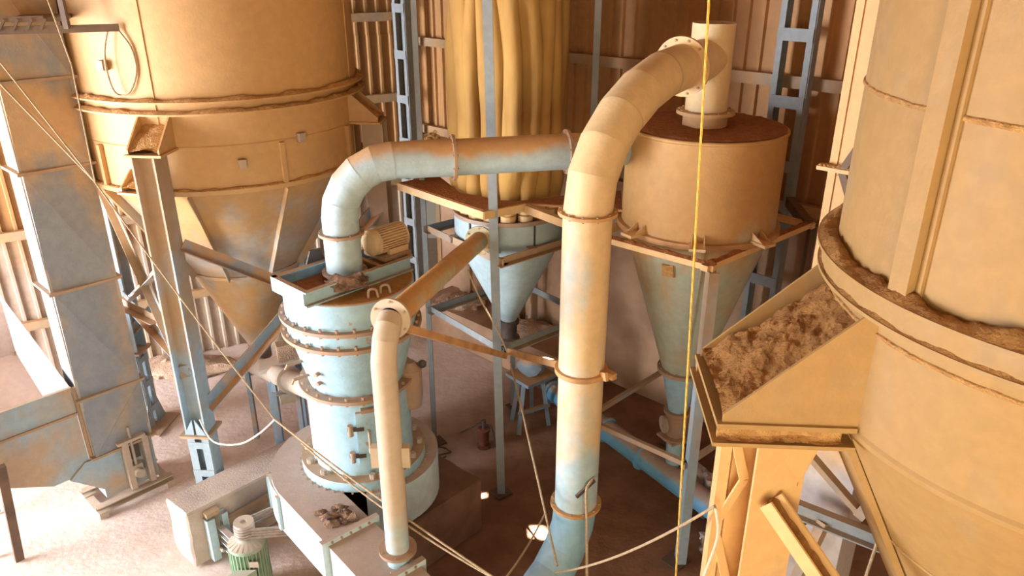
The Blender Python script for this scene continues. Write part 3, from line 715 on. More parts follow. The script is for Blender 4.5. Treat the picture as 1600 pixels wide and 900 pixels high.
# green drive motor with pulley, belts and bracket
GM = V((-2.87, 6.52, 0))
gm = motor('green finned vertical motor with grooved pulley beside the concrete block', None, GM + UP*.36, UP, .205, .74, 'greenmotor', up=V((0, 1, 0)))
MB().lathe(GM, [(0, .70), (.06, .70), (.08, .75), (.105, .76), (.105, .78), (.09, .79), (.105, .80), (.09, .82), (.105, .83), (.09, .85), (.105, .86), (.09, .88), (.105, .89), (.105, .93), (.035, .93), (.03, .91), (0, .91)], 36).build('pulley', 'palesteel', gm)
spk = MB()
for k in range(20):
    w = 2*math.pi*k/20; o = V((math.cos(w), math.sin(w), 0)); spk.bar(GM + o*.08 + UP*.70, GM + o*.19 + UP*.66, rect(.02, .03))
spk.build('end_ribs', 'palesteel', gm, kind='stuff')
MB().prism([GM + V((-.07, -.19, .18)), GM + V((.14, -.21, .2)), GM + V((.14, -.21, .46)), GM + V((-.07, -.19, .44))], V((-.12, -.14, 0))).build('terminal_box', 'greenmotor', gm)
MB().box(GM + V((.12, -.20, .52)), (.1, .012, .07), -.0).build('name_plate', 'palesteel', gm)
Rb, rb = .56, .10; dv = (MC - GM); L = dv.length; th = math.acos((Rb - rb)/L); base = math.atan2(dv.y, dv.x)
loop = []
for k in range(13):
    w = base + math.pi - (math.pi - th) + (2*(math.pi - th))*k/12; loop.append((GM, rb, w))
for k in range(17):
    w = base - th + 2*th*k/16; loop.append((MC, Rb, w))
for k in range(4):
    z = .775 + k*.035; n = len(loop); mb = MB()
    vs = []
    for c, r, w in loop:
        o = V((math.cos(w), math.sin(w), 0)); vs += [c + o*(r-.004) + UP*(z-.013), c + o*(r+.014) + UP*(z-.013), c + o*(r+.014) + UP*(z+.013), c + o*(r-.004) + UP*(z+.013)]
    fs = [(4*i+j, 4*((i+1) % n)+j, 4*((i+1) % n)+(j+1) % 4, 4*i+(j+1) % 4) for i in range(n) for j in range(4)]
    single(mb.add(vs, fs), 'drive_belt', 'belt', ['lowest', 'second lowest', 'second highest', 'topmost'][k] + ' of the four grey belts running from the green motor pulley', 'belt', 'belts of the green motor')
br = thing('motor_bracket', 'pale blue slide bracket of channels bolted to the concrete block face', 'bracket', EP(FA, .03, .2, .1))
MB().bar(EP(FA, .06, .18, .05), EP(FA, .06, .18, .62), prof_C(.09, .12, .014), up=e1).build('upright', 'bluebright', br)
MB().bar(EP(FA, .06, .36, .12), EP(FA, .06, .36, .62), prof_C(.07, .1, .014), up=e1).build('upright', 'bluebright', br)
for z in (.42, .24): MB().bar(EP(FA, .1, .36, z), EP(FA, .48, .36, z), prof_C(.07, .1, .014)).build('slide_arm', 'bluebright', br)
MB().bar(EP(FA, .07, .36, .46), EP(FA, .07, 1.1, .50), rect(.06, .08)).build('tie_bar', 'frame_dusty', br)
MB().cyl(EP(FA, .05, .27, .2), EP(FA, .2, .27, .2), .02, 10).build('bolt', 'palesteel', br)
MB().box(EP(FA, .06, .27, .68), (.16, .1, .05), RZ).build('top_plate', 'frame_dusty', br)

# ------------------------------------------------------------------ branch pipe (from bag house drum down to the duct)
bpz = thing('branch_pipe', 'slender tan pipe dropping to the air duct in front of the mill', 'pipe', (-1.03, 5.41, 1.42))
r2 = .105; B = V((-1.03, 5.41, 0)); top = V((-.99, 5.45, 3.78))
d2 = (V((-.33, 8.62, 3.42)) - V((-.99, 5.55, 3.78))).normalized()
mitre_pipe([B + UP*1.42, B + UP*1.56], r2*.98, 'pipe_tan', bpz, 'lower_stub', 28, 0)
mitre_pipe([B + UP*1.56, B + UP*2.05, B + UP*2.6, B + UP*3.35, B + UP*3.5 + V((.0, .01, 0)), B + UP*3.65 + V((.015, .05, 0)), B + UP*3.74 + V((.03, .12, 0)), V((-.985, 5.62, 3.775))], r2, 'pipe_tan', bpz, ['drop_section']*3 + ['elbow_segment']*4, 28, .012)
P0 = V((-.985, 5.62, 3.775)); d2 = (V((-.36, 8.50, 3.42)) - P0).normalized(); Ln = (V((-.36, 8.50, 3.42)) - P0).length
mitre_pipe([P0, P0 + d2*Ln*.52, P0 + d2*(Ln-.1)], r2, 'pipe_brown', bpz, 'sloping_section', 28, .02)
mitre_pipe([P0 + d2*(Ln-.1), P0 + d2*(Ln+.14)], r2*.9, 'brown_bar', bpz, 'upper_stub', 28, 0)
for p, d, m_ in ((P0, d2, 'pipe_tan'), (P0 + d2*(Ln-.1), d2, 'pipe_brown'), (B + UP*1.57, UP, 'flange')):
    f = MB().disc(p, d, r2+.065, r2-.01, .03).build('flange', m_, bpz); MB().bolts(p, d, r2+.04, 6, .011, .05, -.025).build('bolt_ring', 'flange', f, kind='stuff')
for k in (-1, 1): MB().box(B + V((.13*k, -.0, 2.58)), (.07, .07, .2)).build('clamp_plate', 'pipe_tan', bpz)
single(MB().bar((-.87, 5.60, 3.70), (-.07, 7.98, 2.14), rect(.03, .07)), 'tie_bar', 'brown_bar', 'brown flat bar from the branch pipe flange to the bag house post', 'bar')
single(MB().bar((-.05, 8.02, 2.18), (.86, 6.06, 2.97), rect(.03, .08)), 'tie_bar', 'brown_bar', 'brown flat bar from the bag house post to the clamp on the big riser', 'bar')

# ------------------------------------------------------------------ bag house
BC = V((-.045, 9.2, 0))
bf = thing('bag_house_stand', 'grey angle steel frame with four posts standing round the small blue drum', 'frame', (BC.x, BC.y, 0))
PF, PL, PR, PB = V((-.14, 8.16, 0)), V((-1.09, 9.3, 0)), V((1.0, 9.11, 0)), V((.05, 10.25, 0))
for p, h, dx in ((PF, 9.6, -.17), (PL, 9.6, 0), (PR, 9.6, 0), (PB, 9.6, 0)):
    w_ = .045 if p is PL else .055
    MB().bar(p, p + V((dx, 0, h)), prof_L(w_ + .02, .012) if p is not PF else rect(.10, .09), up=(0, 1, 0)).build('post', 'greypost', bf)
    MB().box(p + UP*.01, (.22, .22, .02), .6).build('foot_plate', 'darksteel', bf)
for z in (3.22, 2.08):
    for a, b in ((PF, PL), (PF, PR), (PL, PB), (PR, PB)):
        x = (b-a).normalized()*.06
        MB().bar(a - x + UP*z, b + x + UP*z, prof_L(.09, .012)).build('ring_beam', 'frame_dusty' if z > 3 and a is PF else 'greypost', bf)
bh = thing('dust_collector', 'small pale blue drum with a cone bottom held inside the grey frame', 'collector', (BC.x, BC.y, 1.6))
MB().lathe(BC, [(.66, 3.57), (.68, 3.57), (.68, 3.20), (.66, 3.14)], 64).build('drum', 'duct', bh)
MB().lathe(BC, [(0, 3.56), (.67, 3.57)], 64).build('drum_lid', 'dust_orange', bh)
MB().lathe(BC, [(.66, 3.16), (.10, 2.02)], 64).build('cone', 'duct', bh)
MB().lathe(BC, [(.67, 3.60), (.70, 3.60), (.70, 3.55), (.67, 3.55)], 64).build('rim', 'flange', bh)
MB().lathe(BC, [(.10, 2.03), (.14, 2.03), (.14, 1.98), (.11, 1.97), (.11, 1.78), (.15, 1.77), (.15, 1.72), (0, 1.72)], 24).build('outlet_valve', 'darksteel', bh)
for a in (.4, 1.97, 3.54, 5.1):
    o = V((math.cos(a), math.sin(a), 0)); MB().box(BC + o*.72 + UP*3.27, (.14, .10, .07), a).build('support_lug', 'flange', bh)
for a in (-2.3, -1.75, -1.1):
    o = V((math.cos(a), math.sin(a), 0)); MB().bar(BC + o*.69 + UP*3.58, BC + o*.69 + UP*3.22, rect(.02, .012), up=o).build('strap', 'darksteel', bh)
# dusty platform
pf = thing('service_platform', 'dust covered chevron platform plate round the foot of the yellow filter bags', 'platform', (-.2, 8.5, 3.86))
zp = 3.89; pts = [(-.30, 8.08), (.145, 8.37), (1.22, 8.12), (1.3, 8.85), (.55, 8.62), (.05, 8.42), (-.18, 8.46), (-.62, 8.78), (-.95, 9.55), (-1.38, 9.2)]
pl = MB(); pl.prism([V((x, y, zp-.02)) for x, y in pts], UP*.02); pl.build('deck_plate', 'brown_bar', pf)
dp = MB(); k = len(pts)
dp.prism([V((x, y, zp)) for x, y in pts], UP*.012); dp.build('dust_layer', 'dust_brown', pf, kind='stuff')
for a, b in (((-1.40, 9.22), (-.30, 8.06)), ((-.32, 8.06), (.15, 8.36)), ((-1.38, 9.2), (-.95, 9.58))):
    MB().bar(V((*a, zp-.04)), V((*b, zp-.04)), rect(.05, .09)).build('edge_beam', 'tanflange', pf)
# filter bags: one is built, the others are copies
def bag_mesh():
    mb = MB(); prof = []; n = 40; seg = 20
    for j in range(n+1):
        h = 3.60 + 4.9*j/n; q = j/n
        r = .085 + .032*min(1, max(0, (h-3.72)/.25)) + .010*math.sin(q*21)
        for i in range(seg):
            w = 2*math.pi*i/seg
            k = 1 + .20*math.sin(w*2 + 2.2*math.sin(q*5))*1.35 * min(1, max(0, (h-3.8)/.4)) + .14*noise.fractal(V((math.cos(w)*1.4, math.sin(w)*1.4, h*.8)), 1, 2, 3)
            mb.v.append(V((math.cos(w)*r*k + .025*math.sin(q*7), math.sin(w)*r*k + .02*math.cos(q*5), h)))
    mb.f = [(j*seg+i, j*seg+(i+1) % seg, (j+1)*seg+(i+1) % seg, (j+1)*seg+i) for j in range(n) for i in range(seg)]
    return mb
ring = []
for k in range(17): ring.append((.56, -.5*math.pi + (k-8)*2*math.pi/17, 'outer'))
ring = [q for q in ring if math.sin(q[1]) < .3]
ring.sort(key=lambda q: (q[2] == 'inner', math.cos(q[1])*q[0], math.sin(q[1])))
proto = None; cnt = {}
ORD = ['first', 'second', 'third', 'fourth', 'fifth', 'sixth', 'seventh', 'eighth', 'ninth', 'tenth', 'eleventh', 'twelfth', 'thirteenth', 'fourteenth', 'fifteenth', 'sixteenth', 'seventeenth']
for r, w, kind in ring:
    row = ('front row' if math.sin(w) < .1 else 'back row') if kind == 'outer' else 'inner ring'
    i = cnt.get(row, 0); cnt[row] = i + 1
    lab = f'yellow filter bag, {ORD[i]} from the left in the {row} above the blue drum'
    p = (BC.x + r*math.cos(w), BC.y + r*math.sin(w), 3.56)
    if proto is None:
        proto = thing('filter_bag', lab, 'filter bag', p, 'filter bags')
        ORG[proto.name] = V((0, 0, 3.56))
        parts = [bag_mesh().build('cloth_tube', 'cloth', proto, 60), MB().disc((0, 0, 3.70), UP, .102, .075, .035, 20).build('tie_band', 'tanflange', proto), MB().lathe((0, 0, 0), [(.092, 3.57), (.092, 3.66)], 20).build('spigot', 'tanflange', proto)]
        rt = proto
    else:
        rt = proto.copy(); COL.objects.link(rt); rt.location = p; tag(rt, lab, 'filter bag', 'filter bags')
        for c in parts:
            c2 = c.copy(); COL.objects.link(c2); c2.parent = rt
    rt.rotation_euler = (0, 0, random.random()*6.28)

# ------------------------------------------------------------------ cyclone
CC = V((2.05, 8.1, 0)); CR = .83; cp = math.atan2(-CC.y, -CC.x)
cy = thing('cyclone_separator', 'large dusty cyclone with flat brown roof and long cone bottom', 'cyclone', (CC.x, CC.y, .5))
MB().lathe(CC, [(CR, 3.78), (CR, 4.83)], 80).build('barrel', 'cyclone', cy)
MB().lathe(CC, [(0, 4.83), (CR, 4.83), (CR+.012, 4.82), (CR+.012, 4.80), (CR, 4.79)], 80).build('roof_plate', 'cyclone', cy)
dirt = MB()
for j in range(13):
    for i in range(64):
        w = 2*math.pi*i/64; r = .2 + (.815-.2)*j/12; p = V((CC.x + r*math.cos(w), CC.y + r*math.sin(w), 4.838))
        p.z += .03*abs(noise.fractal(p*6, 1, 2, 4)) if j < 12 else 0; dirt.v.append(p)
dirt.f = [(j*64+i, j*64+(i+1) % 64, (j+1)*64+(i+1) % 64, (j+1)*64+i) for j in range(12) for i in range(64)]
dirt.build('roof_dust', 'dust_brown', cy, 60, kind='stuff')
MB().lathe(CC, [(CR, 3.80), (CR+.05, 3.80), (CR+.05, 3.74), (CR-.02, 3.74)], 80).build('barrel_ring', 'brown_bar', cy)
MB().lathe(CC, [(CR-.02, 3.76), (.24, 1.92)], 72).build('upper_cone', 'cyclone', cy)
MB().disc(CC + UP*1.91, UP, .295, .22, .045, 48).build('cone_flange', 'frame_dusty', cy)
MB().bolts(CC + UP*1.93, UP, .27, 14, .012, .02).build('bolt_ring', 'flange', cy, kind='stuff')
MB().lathe(CC, [(.24, 1.89), (.115, 1.32)], 48).build('lower_cone', 'mill', cy)
w = cp + .12; MB().bar(CC + V((math.cos(w)*CR*.98, math.sin(w)*CR*.98, 3.72)), CC + V((math.cos(w)*.25, math.sin(w)*.25, 1.94)), rect(.018, .012), up=(math.cos(w), math.sin(w), .4)).build('weld_seam', 'cyclone', cy)
w = cp - .35; MB().box(CC + V((math.cos(w)*.715, math.sin(w)*.715, 3.42)), (.02, .13, .15), w, rot=Matrix.Rotation(w, 3, 'Z') @ Matrix.Rotation(R_(18), 3, 'Y')).build('dirt_patch', 'dust_tan', cy)
for w in (cp - .75, cp + .03, cp + .80, cp + 3.14):
    o = V((math.cos(w), math.sin(w), 0)); s = V((-o.y, o.x, 0))
    MB().box(CC + o*(CR+.10) + UP*3.80, (.2, .16, .03), w).build('lug_plate', 'tanflange', cy)
    for k in (-1, 1): MB().prism([CC + o*CR + s*.06*k + UP*3.81, CC + o*(CR+.16) + s*.06*k + UP*3.81, CC + o*CR + s*.06*k + UP*3.90], s*.012).build('lug_gusset', 'tanflange', cy)
# flap valve and discharge
MB().lathe(CC, [(.115, 1.33), (.17, 1.33), (.17, 1.29), (.12, 1.27), (.15, 1.2), (.15, 1.02), (.12, .97), (.18, .96), (.18, .92), (.1, .92)], 28).build('flap_valve', 'flange', cy)
for k in (-1, 1):
    MB().lathe(CC + V((.16*k, -.02, 1.12)), [(0, -.015), (.11, -.015), (.11, .015), (0, .015)], 24, V((k, -.25, 0))).build('valve_disc', 'palesteel', cy)
MB().bar(CC + V((-.18, -.03, 1.1)), CC + V((.3, -.08, 1.12)), rect(.03, .03)).build('valve_shaft', 'flange', cy)
MB().box(CC + UP*.93, (.34, .30, .03), .5).build('square_flange', 'flange', cy)
MB().lathe(CC, [(.105, .92), (.09, .55), (.085, .50)], 24).build('discharge_pipe', 'mill', cy)
# cyclone outlet tee
OT = V((2.02, 8.08, 0)); ro = .215
MB().lathe(OT, [(.23, 4.84), (.23, 4.97)], 40).build('outlet_collar', 'duct', cy)
f = MB().disc(OT + UP*4.98, UP, .30, .2, .035).build('outlet_flange', 'duct', cy); MB().bolts(OT + UP*4.99, UP, .27, 12, .012, .02).build('bolt_ring', 'flange', f, kind='stuff')
MB().lathe(OT, [(ro, 5.0), (ro, 5.86), (ro-.012, 5.86), (ro-.012, 5.5)], 40).build('outlet_stack', 'riser', cy)
# cyclone frame
cf = thing('cyclone_stand', 'dusty steel support frame with a pointed front corner under the cyclone barrel', 'frame', (CC.x, CC.y, 0))

KF, KR, KB, KL = V((1.91, 6.93, 0)), V((3.32, 8.18, 0)), V((2.3, 9.25, 0)), V((.88, 7.82, 0))
for p, m_ in ((KF, 'column'), (KR, 'darkbar'), (KL, 'frame'), (KB, 'darkbar')):
    MB().bar(p, p + UP*3.66, prof_C(.10, .16, .014) if p is KF else prof_L(.1), up=(0, -1, 0)).build('post', m_, cf)
    MB().box(p + UP*.01, (.25, .25, .02), .7).build('foot_plate', 'darksteel', cf)
for z, m_ in ((3.70, 'tancolumn'), (1.37, 'frame_dusty')):
    for a, b in ((KF, KL), (KF, KR), (KR, KB), (KL, KB)):
        x = (b-a).normalized()*.07; MB().bar(a - x + UP*z, b + x + UP*z, rect(.08, .06) if z > 3 else rect(.05, .06)).build('ring_beam', m_, cf)
        if z > 3 and a is KF:
            mb = MB(); n = 60
            for i in range(n+1):
                q = (a-x).lerp(b+x, i/n); d_ = (b-a).normalized(); s = V((-d_.y, d_.x, 0))
                for j in range(4):
                    p = q + s*(-.038 + .076*j/3) + UP*(z+.031); p.z += (.022 if j in (1, 2) else 0)*(1 + noise.noise(p*11)); mb.v.append(p)
            mb.f = [(i*4+j, i*4+j+1, i*4+j+5, i*4+j+4) for i in range(n) for j in range(3)]; mb.build('dust_ridge', 'dust_brown', cf, kind='stuff')
MB().bar(KL + UP*3.72, V((.16, 8.34, 3.84)), rect(.07, .09)).build('link_beam', 'tanflange', cf)
MB().bar(KR + UP*3.7, V((3.35, 8.9, 3.75)), rect(.1, .12)).build('link_beam', 'darkbar', cf)

# ------------------------------------------------------------------ riser pipe to the cyclone
rp = thing('riser_pipe', 'big round riser pipe bending over in segments into the top of the cyclone', 'pipe', (.65, 6.3, .9))
RB = V((.65, 6.3, 0)); dv = (V((2.02, 8.08, 0)) - RB); Lh = dv.length; dv.normalize()
el = []; a, b = 1.60, 1.0; k0 = 6
for k in range(k0+1):
    w = math.pi/2*k/k0; el.append(RB + dv*a*(1-math.cos(w)) + UP*(4.46 + .04 + b*math.sin(w)))
db = V((-.68, -.73, 0)); low = arc_pts(RB + UP*1.37, -UP, db, .85, 5) + [RB + db*2.1 + UP*.52]
mitre_pipe(low[::-1] + [RB + UP*2.92, RB + UP*4.46] + el[1:], .213, ['riser_low']*6 + ['riser']*8, rp, ['lower_elbow_segment']*6 + ['vertical_section']*2 + ['elbow_segment']*6, 44, .010)
end = el[-1]; mitre_pipe([end, RB + dv*(Lh-.05) + UP*5.52], .205, 'riser', rp, 'tee_branch', 44, 0)
for p, d, m_ in ((RB + UP*4.46, UP, 'brown_bar'), (end, (dv + UP*.12), 'tanflange'), (RB + UP*1.37, UP, 'brown_bar')):
    f = MB().disc(p, d, .285 if m_ == 'tanflange' else .258, .2, .03, 48).build('flange', m_, rp); MB().bolts(p, d, .255 if m_ == 'tanflange' else .238, 12, .012, .055, -.028).build('bolt_ring', 'flange', f, kind='stuff')
MB().disc(RB + UP*2.92, UP, .25, .2, .045, 48).build('clamp_ring', 'brown_bar', rp)
MB().box(RB + V((.25, -.1, 2.92)), (.14, .06, .06), -.9).build('clamp_ear', 'brown_bar', rp)
MB().bar(RB + V((-.02, -.235, 1.62)), RB + V((.15, -.21, 1.80)), rect(.03, .03)).build('strap_stub', 'darksteel', rp)

# ------------------------------------------------------------------ screw conveyor and small things on the dark floor
sc_ = thing('screw_conveyor', 'bright blue tube conveyor lying on the floor under the cyclone', 'conveyor', (1.7, 8.45, 0))
c0, c1 = V((.60, 10.1, .40)), V((2.78, 6.82, .40)); cd = (c1-c0).normalized()
MB().cyl(c0, c1, .15, 32).build('tube', 'conveyor', sc_)
for q in (.02, .33, .52, .97): MB().disc(c0.lerp(c1, q), cd, .185, .14, .025, 32).build('flange', 'conveyor', sc_)
for q in (.15, .85):
    p = c0.lerp(c1, q); MB().box((p.x, p.y, .13), (.3, .08, .26), math.atan2(cd.y, cd.x)+1.57).build('saddle', 'darksteel', sc_)
dm = motor('blue grey geared motor at the far end of the floor conveyor', None, c0 - cd*.28 + UP*.1, cd*-1, .16, .5, 'frame')
st = thing('motor_stand', 'blue grey trestle stand behind the big riser pipe', 'stand', (.28, 9.6, 0))
for x, y in ((.1, 9.5), (.55, 9.75), (.3, 10.1), (.0, 9.9)): MB().bar((x, y, 0), (.28 + (x-.28)*.6, 9.8 + (y-9.8)*.6, .80), rect(.06, .06)).build('leg', 'frame', st)
MB().box((.28, 9.8, .83), (.55, .5, .05), .7).build('top_plate', 'frame', st); MB().bar((.1, 9.5, .35), (.55, 9.75, .35), rect(.05, .05)).build('stretcher', 'frame', st)
MB().lump((.28, 9.8, 1.0), (.22, .18, .16), .25, 2, 9).build('gear_case', 'frame', st)
def sack(c, s, label, seed):
    mb = MB().lump(c, s, .75, 4, seed); return single(mb, 'plastic_sack', 'plastic', label, 'sack', 'crumpled plastic sacks', ang=20)
sack((2.50, 7.85, .24), (.26, .3, .26), 'crumpled whitish plastic sack behind the tan column and blue conveyor', 3)
sack((2.38, 7.05, .12), (.14, .16, .13), 'small crumpled plastic sack below the blue conveyor tube', 8)
sack((2.9, 7.7, .17), (.22, .2, .19), 'crumpled plastic sack lying nearest the wall behind the conveyor', 12)
gp = thing('hand_pump', 'small dark red lever grease pump standing on the brown floor', 'pump', (-.4, 9.2, 0))
G = V((-.4, 9.2, 0))
MB().lathe(G, [(0, 0), (.10, 0), (.10, .03), (.075, .04), (.075, .26), (.09, .27), (.09, .30), (0, .31)], 24).build('reservoir', 'red', gp)
MB().cyl(G + UP*.30, G + UP*.44, .03, 12).build('pump_head', 'darksteel', gp)
MB().bar(G + UP*.44, G + V((-.34, -.05, .26)), rect(.025, .025)).build('lever', 'darksteel', gp)
MB().tube(spline([G + UP*.36, G + V((.1, 0, .34)), G + V((.14, -.02, .2)), G + V((.16, -.05, .02))]), .012).build('hose', 'darksteel', gp)
single(MB().bar((-1.28, 8.72, .03), (-.72, 8.62, .03), rect(.04, .04)), 'iron_bar', 'darksteel', 'dark iron bar lying on the floor behind the mill', 'bar')
lpp = [(-1.05 + .16*math.cos(a), 9.0 + .14*math.sin(a), .03) for a in [k*.4 for k in range(15)]]
single(MB().tube(spline([(-1.3, 8.85, .03)] + lpp, 4), .012, 6), 'cable_coil', 'darksteel', 'loose dark cable loop on the floor by the thin grey post', 'cable')
rubble('dirt_heap', (.9, 8.6), .3, .22, .05, 'low heap of dark dirt on the floor behind the riser pipe', 'debris', 14, .04)

# feeder under the silo
fd = thing('screw_feeder', 'small dusty tube feeder between the silo outlet and the mill', 'feeder', (-3.1, 8.7, 0))
a, b = V((-3.72, 9.62, 1.12)), V((-2.22, 7.62, 1.86)); d = (b-a).normalized()
MB().cyl(a, b, .13, 24).build('tube', 'palesteel', fd)
for q in (.0, .62): MB().disc(a.lerp(b, q), d, .17, .1, .03, 24).build('flange', 'palesteel', fd)
MB().cyl(SC + UP*1.3, SC + V((-.02, -.05, 1.12)), .11, 20).build('inlet_neck', 'palesteel', fd)
MB().cyl(a - d*.22, a, .09, 16).build('bearing_housing', 'palesteel', fd)
MB().box(a.lerp(b, .55) - UP*.2, (.2, .16, .26), .4).build('clean_out', 'palesteel', fd)
for q, dx in ((.12, 0), (.12, .3), (.5, .05), (.5, .35)):
    p = a.lerp(b, q) + V((dx-.15, 0, 0)); MB().bar((p.x, p.y, 0), p, prof_L(.06)).build('leg', 'frame', fd)
gd = thing('geared_drive', 'pinkish dusty gearbox and motor mounted above the small feeder tube', 'gearbox', (-3.05, 8.95, 1.5))
g0 = V((-3.02, 8.9, 1.62)); MB().bar(g0 - V((.3, .05, .13)), g0 + V((.28, .1, -.02)), rect(.3, .06)).build('base_plate', 'palesteel', gd)
MB().box(g0 + V((.05, .05, .08)), (.26, .22, .24), .4).build('case', 'dust_pink', gd); MB().cyl(g0 + V((-.05, .1, .12)), g0 + V((-.12, .32, .22)), .10, 20).build('motor_barrel', 'palesteel', gd)
MB().bar((g0.x-.2, g0.y, 0), (g0.x-.2, g0.y, 1.5), prof_L(.06)).build('leg', 'frame', gd); MB().bar((g0.x+.2, g0.y+.05, 0), (g0.x+.2, g0.y+.05, 1.5), prof_L(.06)).build('leg', 'frame', gd)
ld = thing('small_stand', 'blue grey angle stand beside the lower left of the mill', 'stand', (-2.7, 8.4, 0))
for x, y in ((-2.95, 8.28), (-2.5, 8.55)): MB().bar((x, y, 0), (x, y, 1.45), prof_L(.06)).build('leg', 'frame', ld)
for z in (.62, 1.42): MB().bar((-2.95, 8.28, z), (-2.5, 8.55, z), prof_L(.05)).build('rung', 'frame', ld)

# ------------------------------------------------------------------ right tank (close to the camera)
TC = V((3.275, 3.875, 0)); TR = 1.40; tp = math.atan2(-TC.y, -TC.x)
tk = thing('hopper_tank', 'very large tan dusted tank with ring flange and cone bottom close to the camera', 'tank', (TC.x, TC.y, 1.4))
def tank_at(w, r, z): return TC + V((math.cos(w)*r, math.sin(w)*r, z))
MB().lathe(TC, [(TR, 4.94), (TR, 9.4)], 120).build('upper_shell', 'tank', tk)
MB().lathe(TC, [(TR, 4.05), (TR, 4.94)], 120).build('lower_shell', 'tank', tk)
MB().lathe(TC, [(TR, 4.05), (.12, 1.55)], 120).build('cone', 'tank', tk)
MB().lathe(TC, [(TR, 4.08), (TR+.012, 4.06), (TR+.008, 4.03), (TR-.01, 4.02)], 120).build('cone_seam', 'tank', tk)
for z, ro_ in ((4.945, .115), (4.80, .095)):
    MB().lathe(TC, [(TR, z), (TR+ro_, z), (TR+ro_, z-.02), (TR, z-.02)], 120).build('ring_flange', 'tank', tk)
    dirt_strip(MB(), TC, TR-.005, TR+ro_-.008, z, 420, .05, seed=z*3, rows=6).build('dust_ridge', 'dust_orange', tk, 60, kind='stuff')
MB().lathe(TC, [(TR+.075, 4.80), (TR+.075, 4.945)], 120).build('flange_web', 'tank', tk)
for z, a0, a1 in ((4.67, 0, 6.2831853), (5.84, 0, 6.2831853), (3.2, 0, 6.2831853)):
    r = TR if z > 4.05 else .12 + (TR-.12)*(z-1.55)/2.5
    mb = MB(); n = 300; vs = []
    for i in range(n):
        w = 2*math.pi*i/n
        for q, h in ((0, -.016), (.012, -.004), (.010, .008), (0, .014)):
            p = tank_at(w, r+q, z+h); p += V((0, 0, .005*noise.noise(p*14))); vs.append(p)
    mb.add(vs, [(4*i+j, 4*((i+1) % n)+j, 4*((i+1) % n)+j+1, 4*i+j+1) for i in range(n) for j in range(3)])
    mb.build('weld_seam', 'tank' if z < 4 else 'dust_tan', tk)
w = R_(197.6); o = V((math.cos(w), math.sin(w), 0))
MB().bar(tank_at(w, TR+.03, 4.95), tank_at(w, TR+.03, 9.3), rect(.115, .07), up=o).build('vertical_rib', 'tank', tk)
MB().bar(tank_at(w+.055, TR+.008, 4.95), tank_at(w+.055, TR+.008, 9.3), rect(.03, .02), up=o).build('weld_seam', 'tank', tk)
for w in (R_(183), R_(243)):
    o = V((math.cos(w), math.sin(w), .5)).normalized()
    MB().bar(tank_at(w, TR+.0, 4.03), tank_at(w, .15, 1.58), [(-.14, -.01), (.14, -.01), (.13, .03), (-.13, .03)], up=o).build('cone_rib', 'tank', tk)
lug(tk, TC, TR, R_(176.2), 4.07, .70, .68, .37, 'tank', 'dust_orange', .03, 5)
d = V((math.cos(R_(176.2)), math.sin(R_(176.2)), 0)); s = V((-d.y, d.x, 0))
PT = lambda a, b, z: TC + d*(TR+a) + s*b + UP*z
MB().prism([PT(-.05, -.43, 3.965), PT(.73, -.43, 3.965), PT(.73, .43, 3.965), PT(-.05, .43, 3.965)], UP*.025).build('seat_plate', 'tank', tk)
dd_ = MB()
for i in range(41):
    for j in range(3):
        a = .02 + .68*i/40; p = PT(a, .37 + .055*j/2, 3.99 + (.05 if j == 0 else .012)); p.z += .02*noise.fractal(p*9, 1, 2, 3); dd_.v.append(p)
dd_.f = [(i*3+j, i*3+j+1, i*3+j+4, i*3+j+3) for i in range(40) for j in range(2)]
dd_.build('dust_ridge', 'dust_tan', tk, kind='stuff')
for b in (-.37, .37): MB().bar(PT(.02, b, 4.035), PT(.70, b, 4.035), rect(.03, .08)).build('spacer', 'dust_tan', tk)

# right tank column and bracing
tc = thing('tank_column', 'wide tan dusted laced column standing under the near tank lug', 'column', (1.62, 4.0, 0))
K = V((1.62, 4.02, 0))
MB().bar(K + UP*.02, K + UP*3.965, prof_I(.34, .30, .02), up=(.2, -1, 0)).build('main_member', 'tancolumn', tc)
K2 = V((1.36, 4.10, 0)); MB().bar(K2, K2 + UP*3.9, rect(.07, .10), up=(0, 1, 0)).build('side_member', 'tancolumn', tc)
for k in range(8):
    z = .2 + k*.46; a, b = (K2, K + V((-.14, -.02, 0))) if k % 2 else (K + V((-.14, -.02, 0)), K2)
    MB().bar(a + UP*(z+.46), b + UP*z, rect(.06, .015), up=(.2, -1, 0)).build('lacing_bar', 'tancolumn', tc)
MB().prism([K + V((-.15, -.16, 3.96)), K + V((.16, -.16, 3.96)), K + V((.30, -.1, 3.96)), K + V((.15, -.16, 3.5))], V((0, .02, 0))).build('head_gusset', 'tancolumn', tc)
MB().prism([K + V((.16, -.16, 3.96)), K + V((.34, -.10, 3.96)), K + V((.16, -.13, 3.45))], V((0, .015, 0))).build('head_gusset', 'tancolumn', tc)
MB().box(K + UP*.01, (.6, .6, .02), .2).build('foot_plate', 'frame_dusty', tc)
a, b = V((1.60, 3.82, 3.40)), V((3.1, 2.2, 1.55)); dn = (b-a).normalized()
cb = thing('channel_brace', 'tan dust filled channel brace sloping down from the laced column', 'brace', tuple(b))
MB().bar(a, b, [(-.07, -.05), (.07, -.05), (.07, .05), (.055, .05), (.055, -.035), (-.055, -.035), (-.055, .05), (-.07, .05)], up=UP).build('channel', 'tancolumn', cb)
mb = MB(); s_, u_, _ = frame(dn)
for i in range(81):
    for j in range(6):
        p = a.lerp(b, i/80) + s_*(-.053 + .106*j/5) + u_*(-.005); p.z += .04*noise.fractal(p*12, 1, 2, 4) + .012; mb.v.append(p)
mb.f = [(i*6+j, i*6+j+1, i*6+j+7, i*6+j+6) for i in range(80) for j in range(5)]; mb.build('dust_fill', 'dust_orange', cb, 60, kind='stuff')
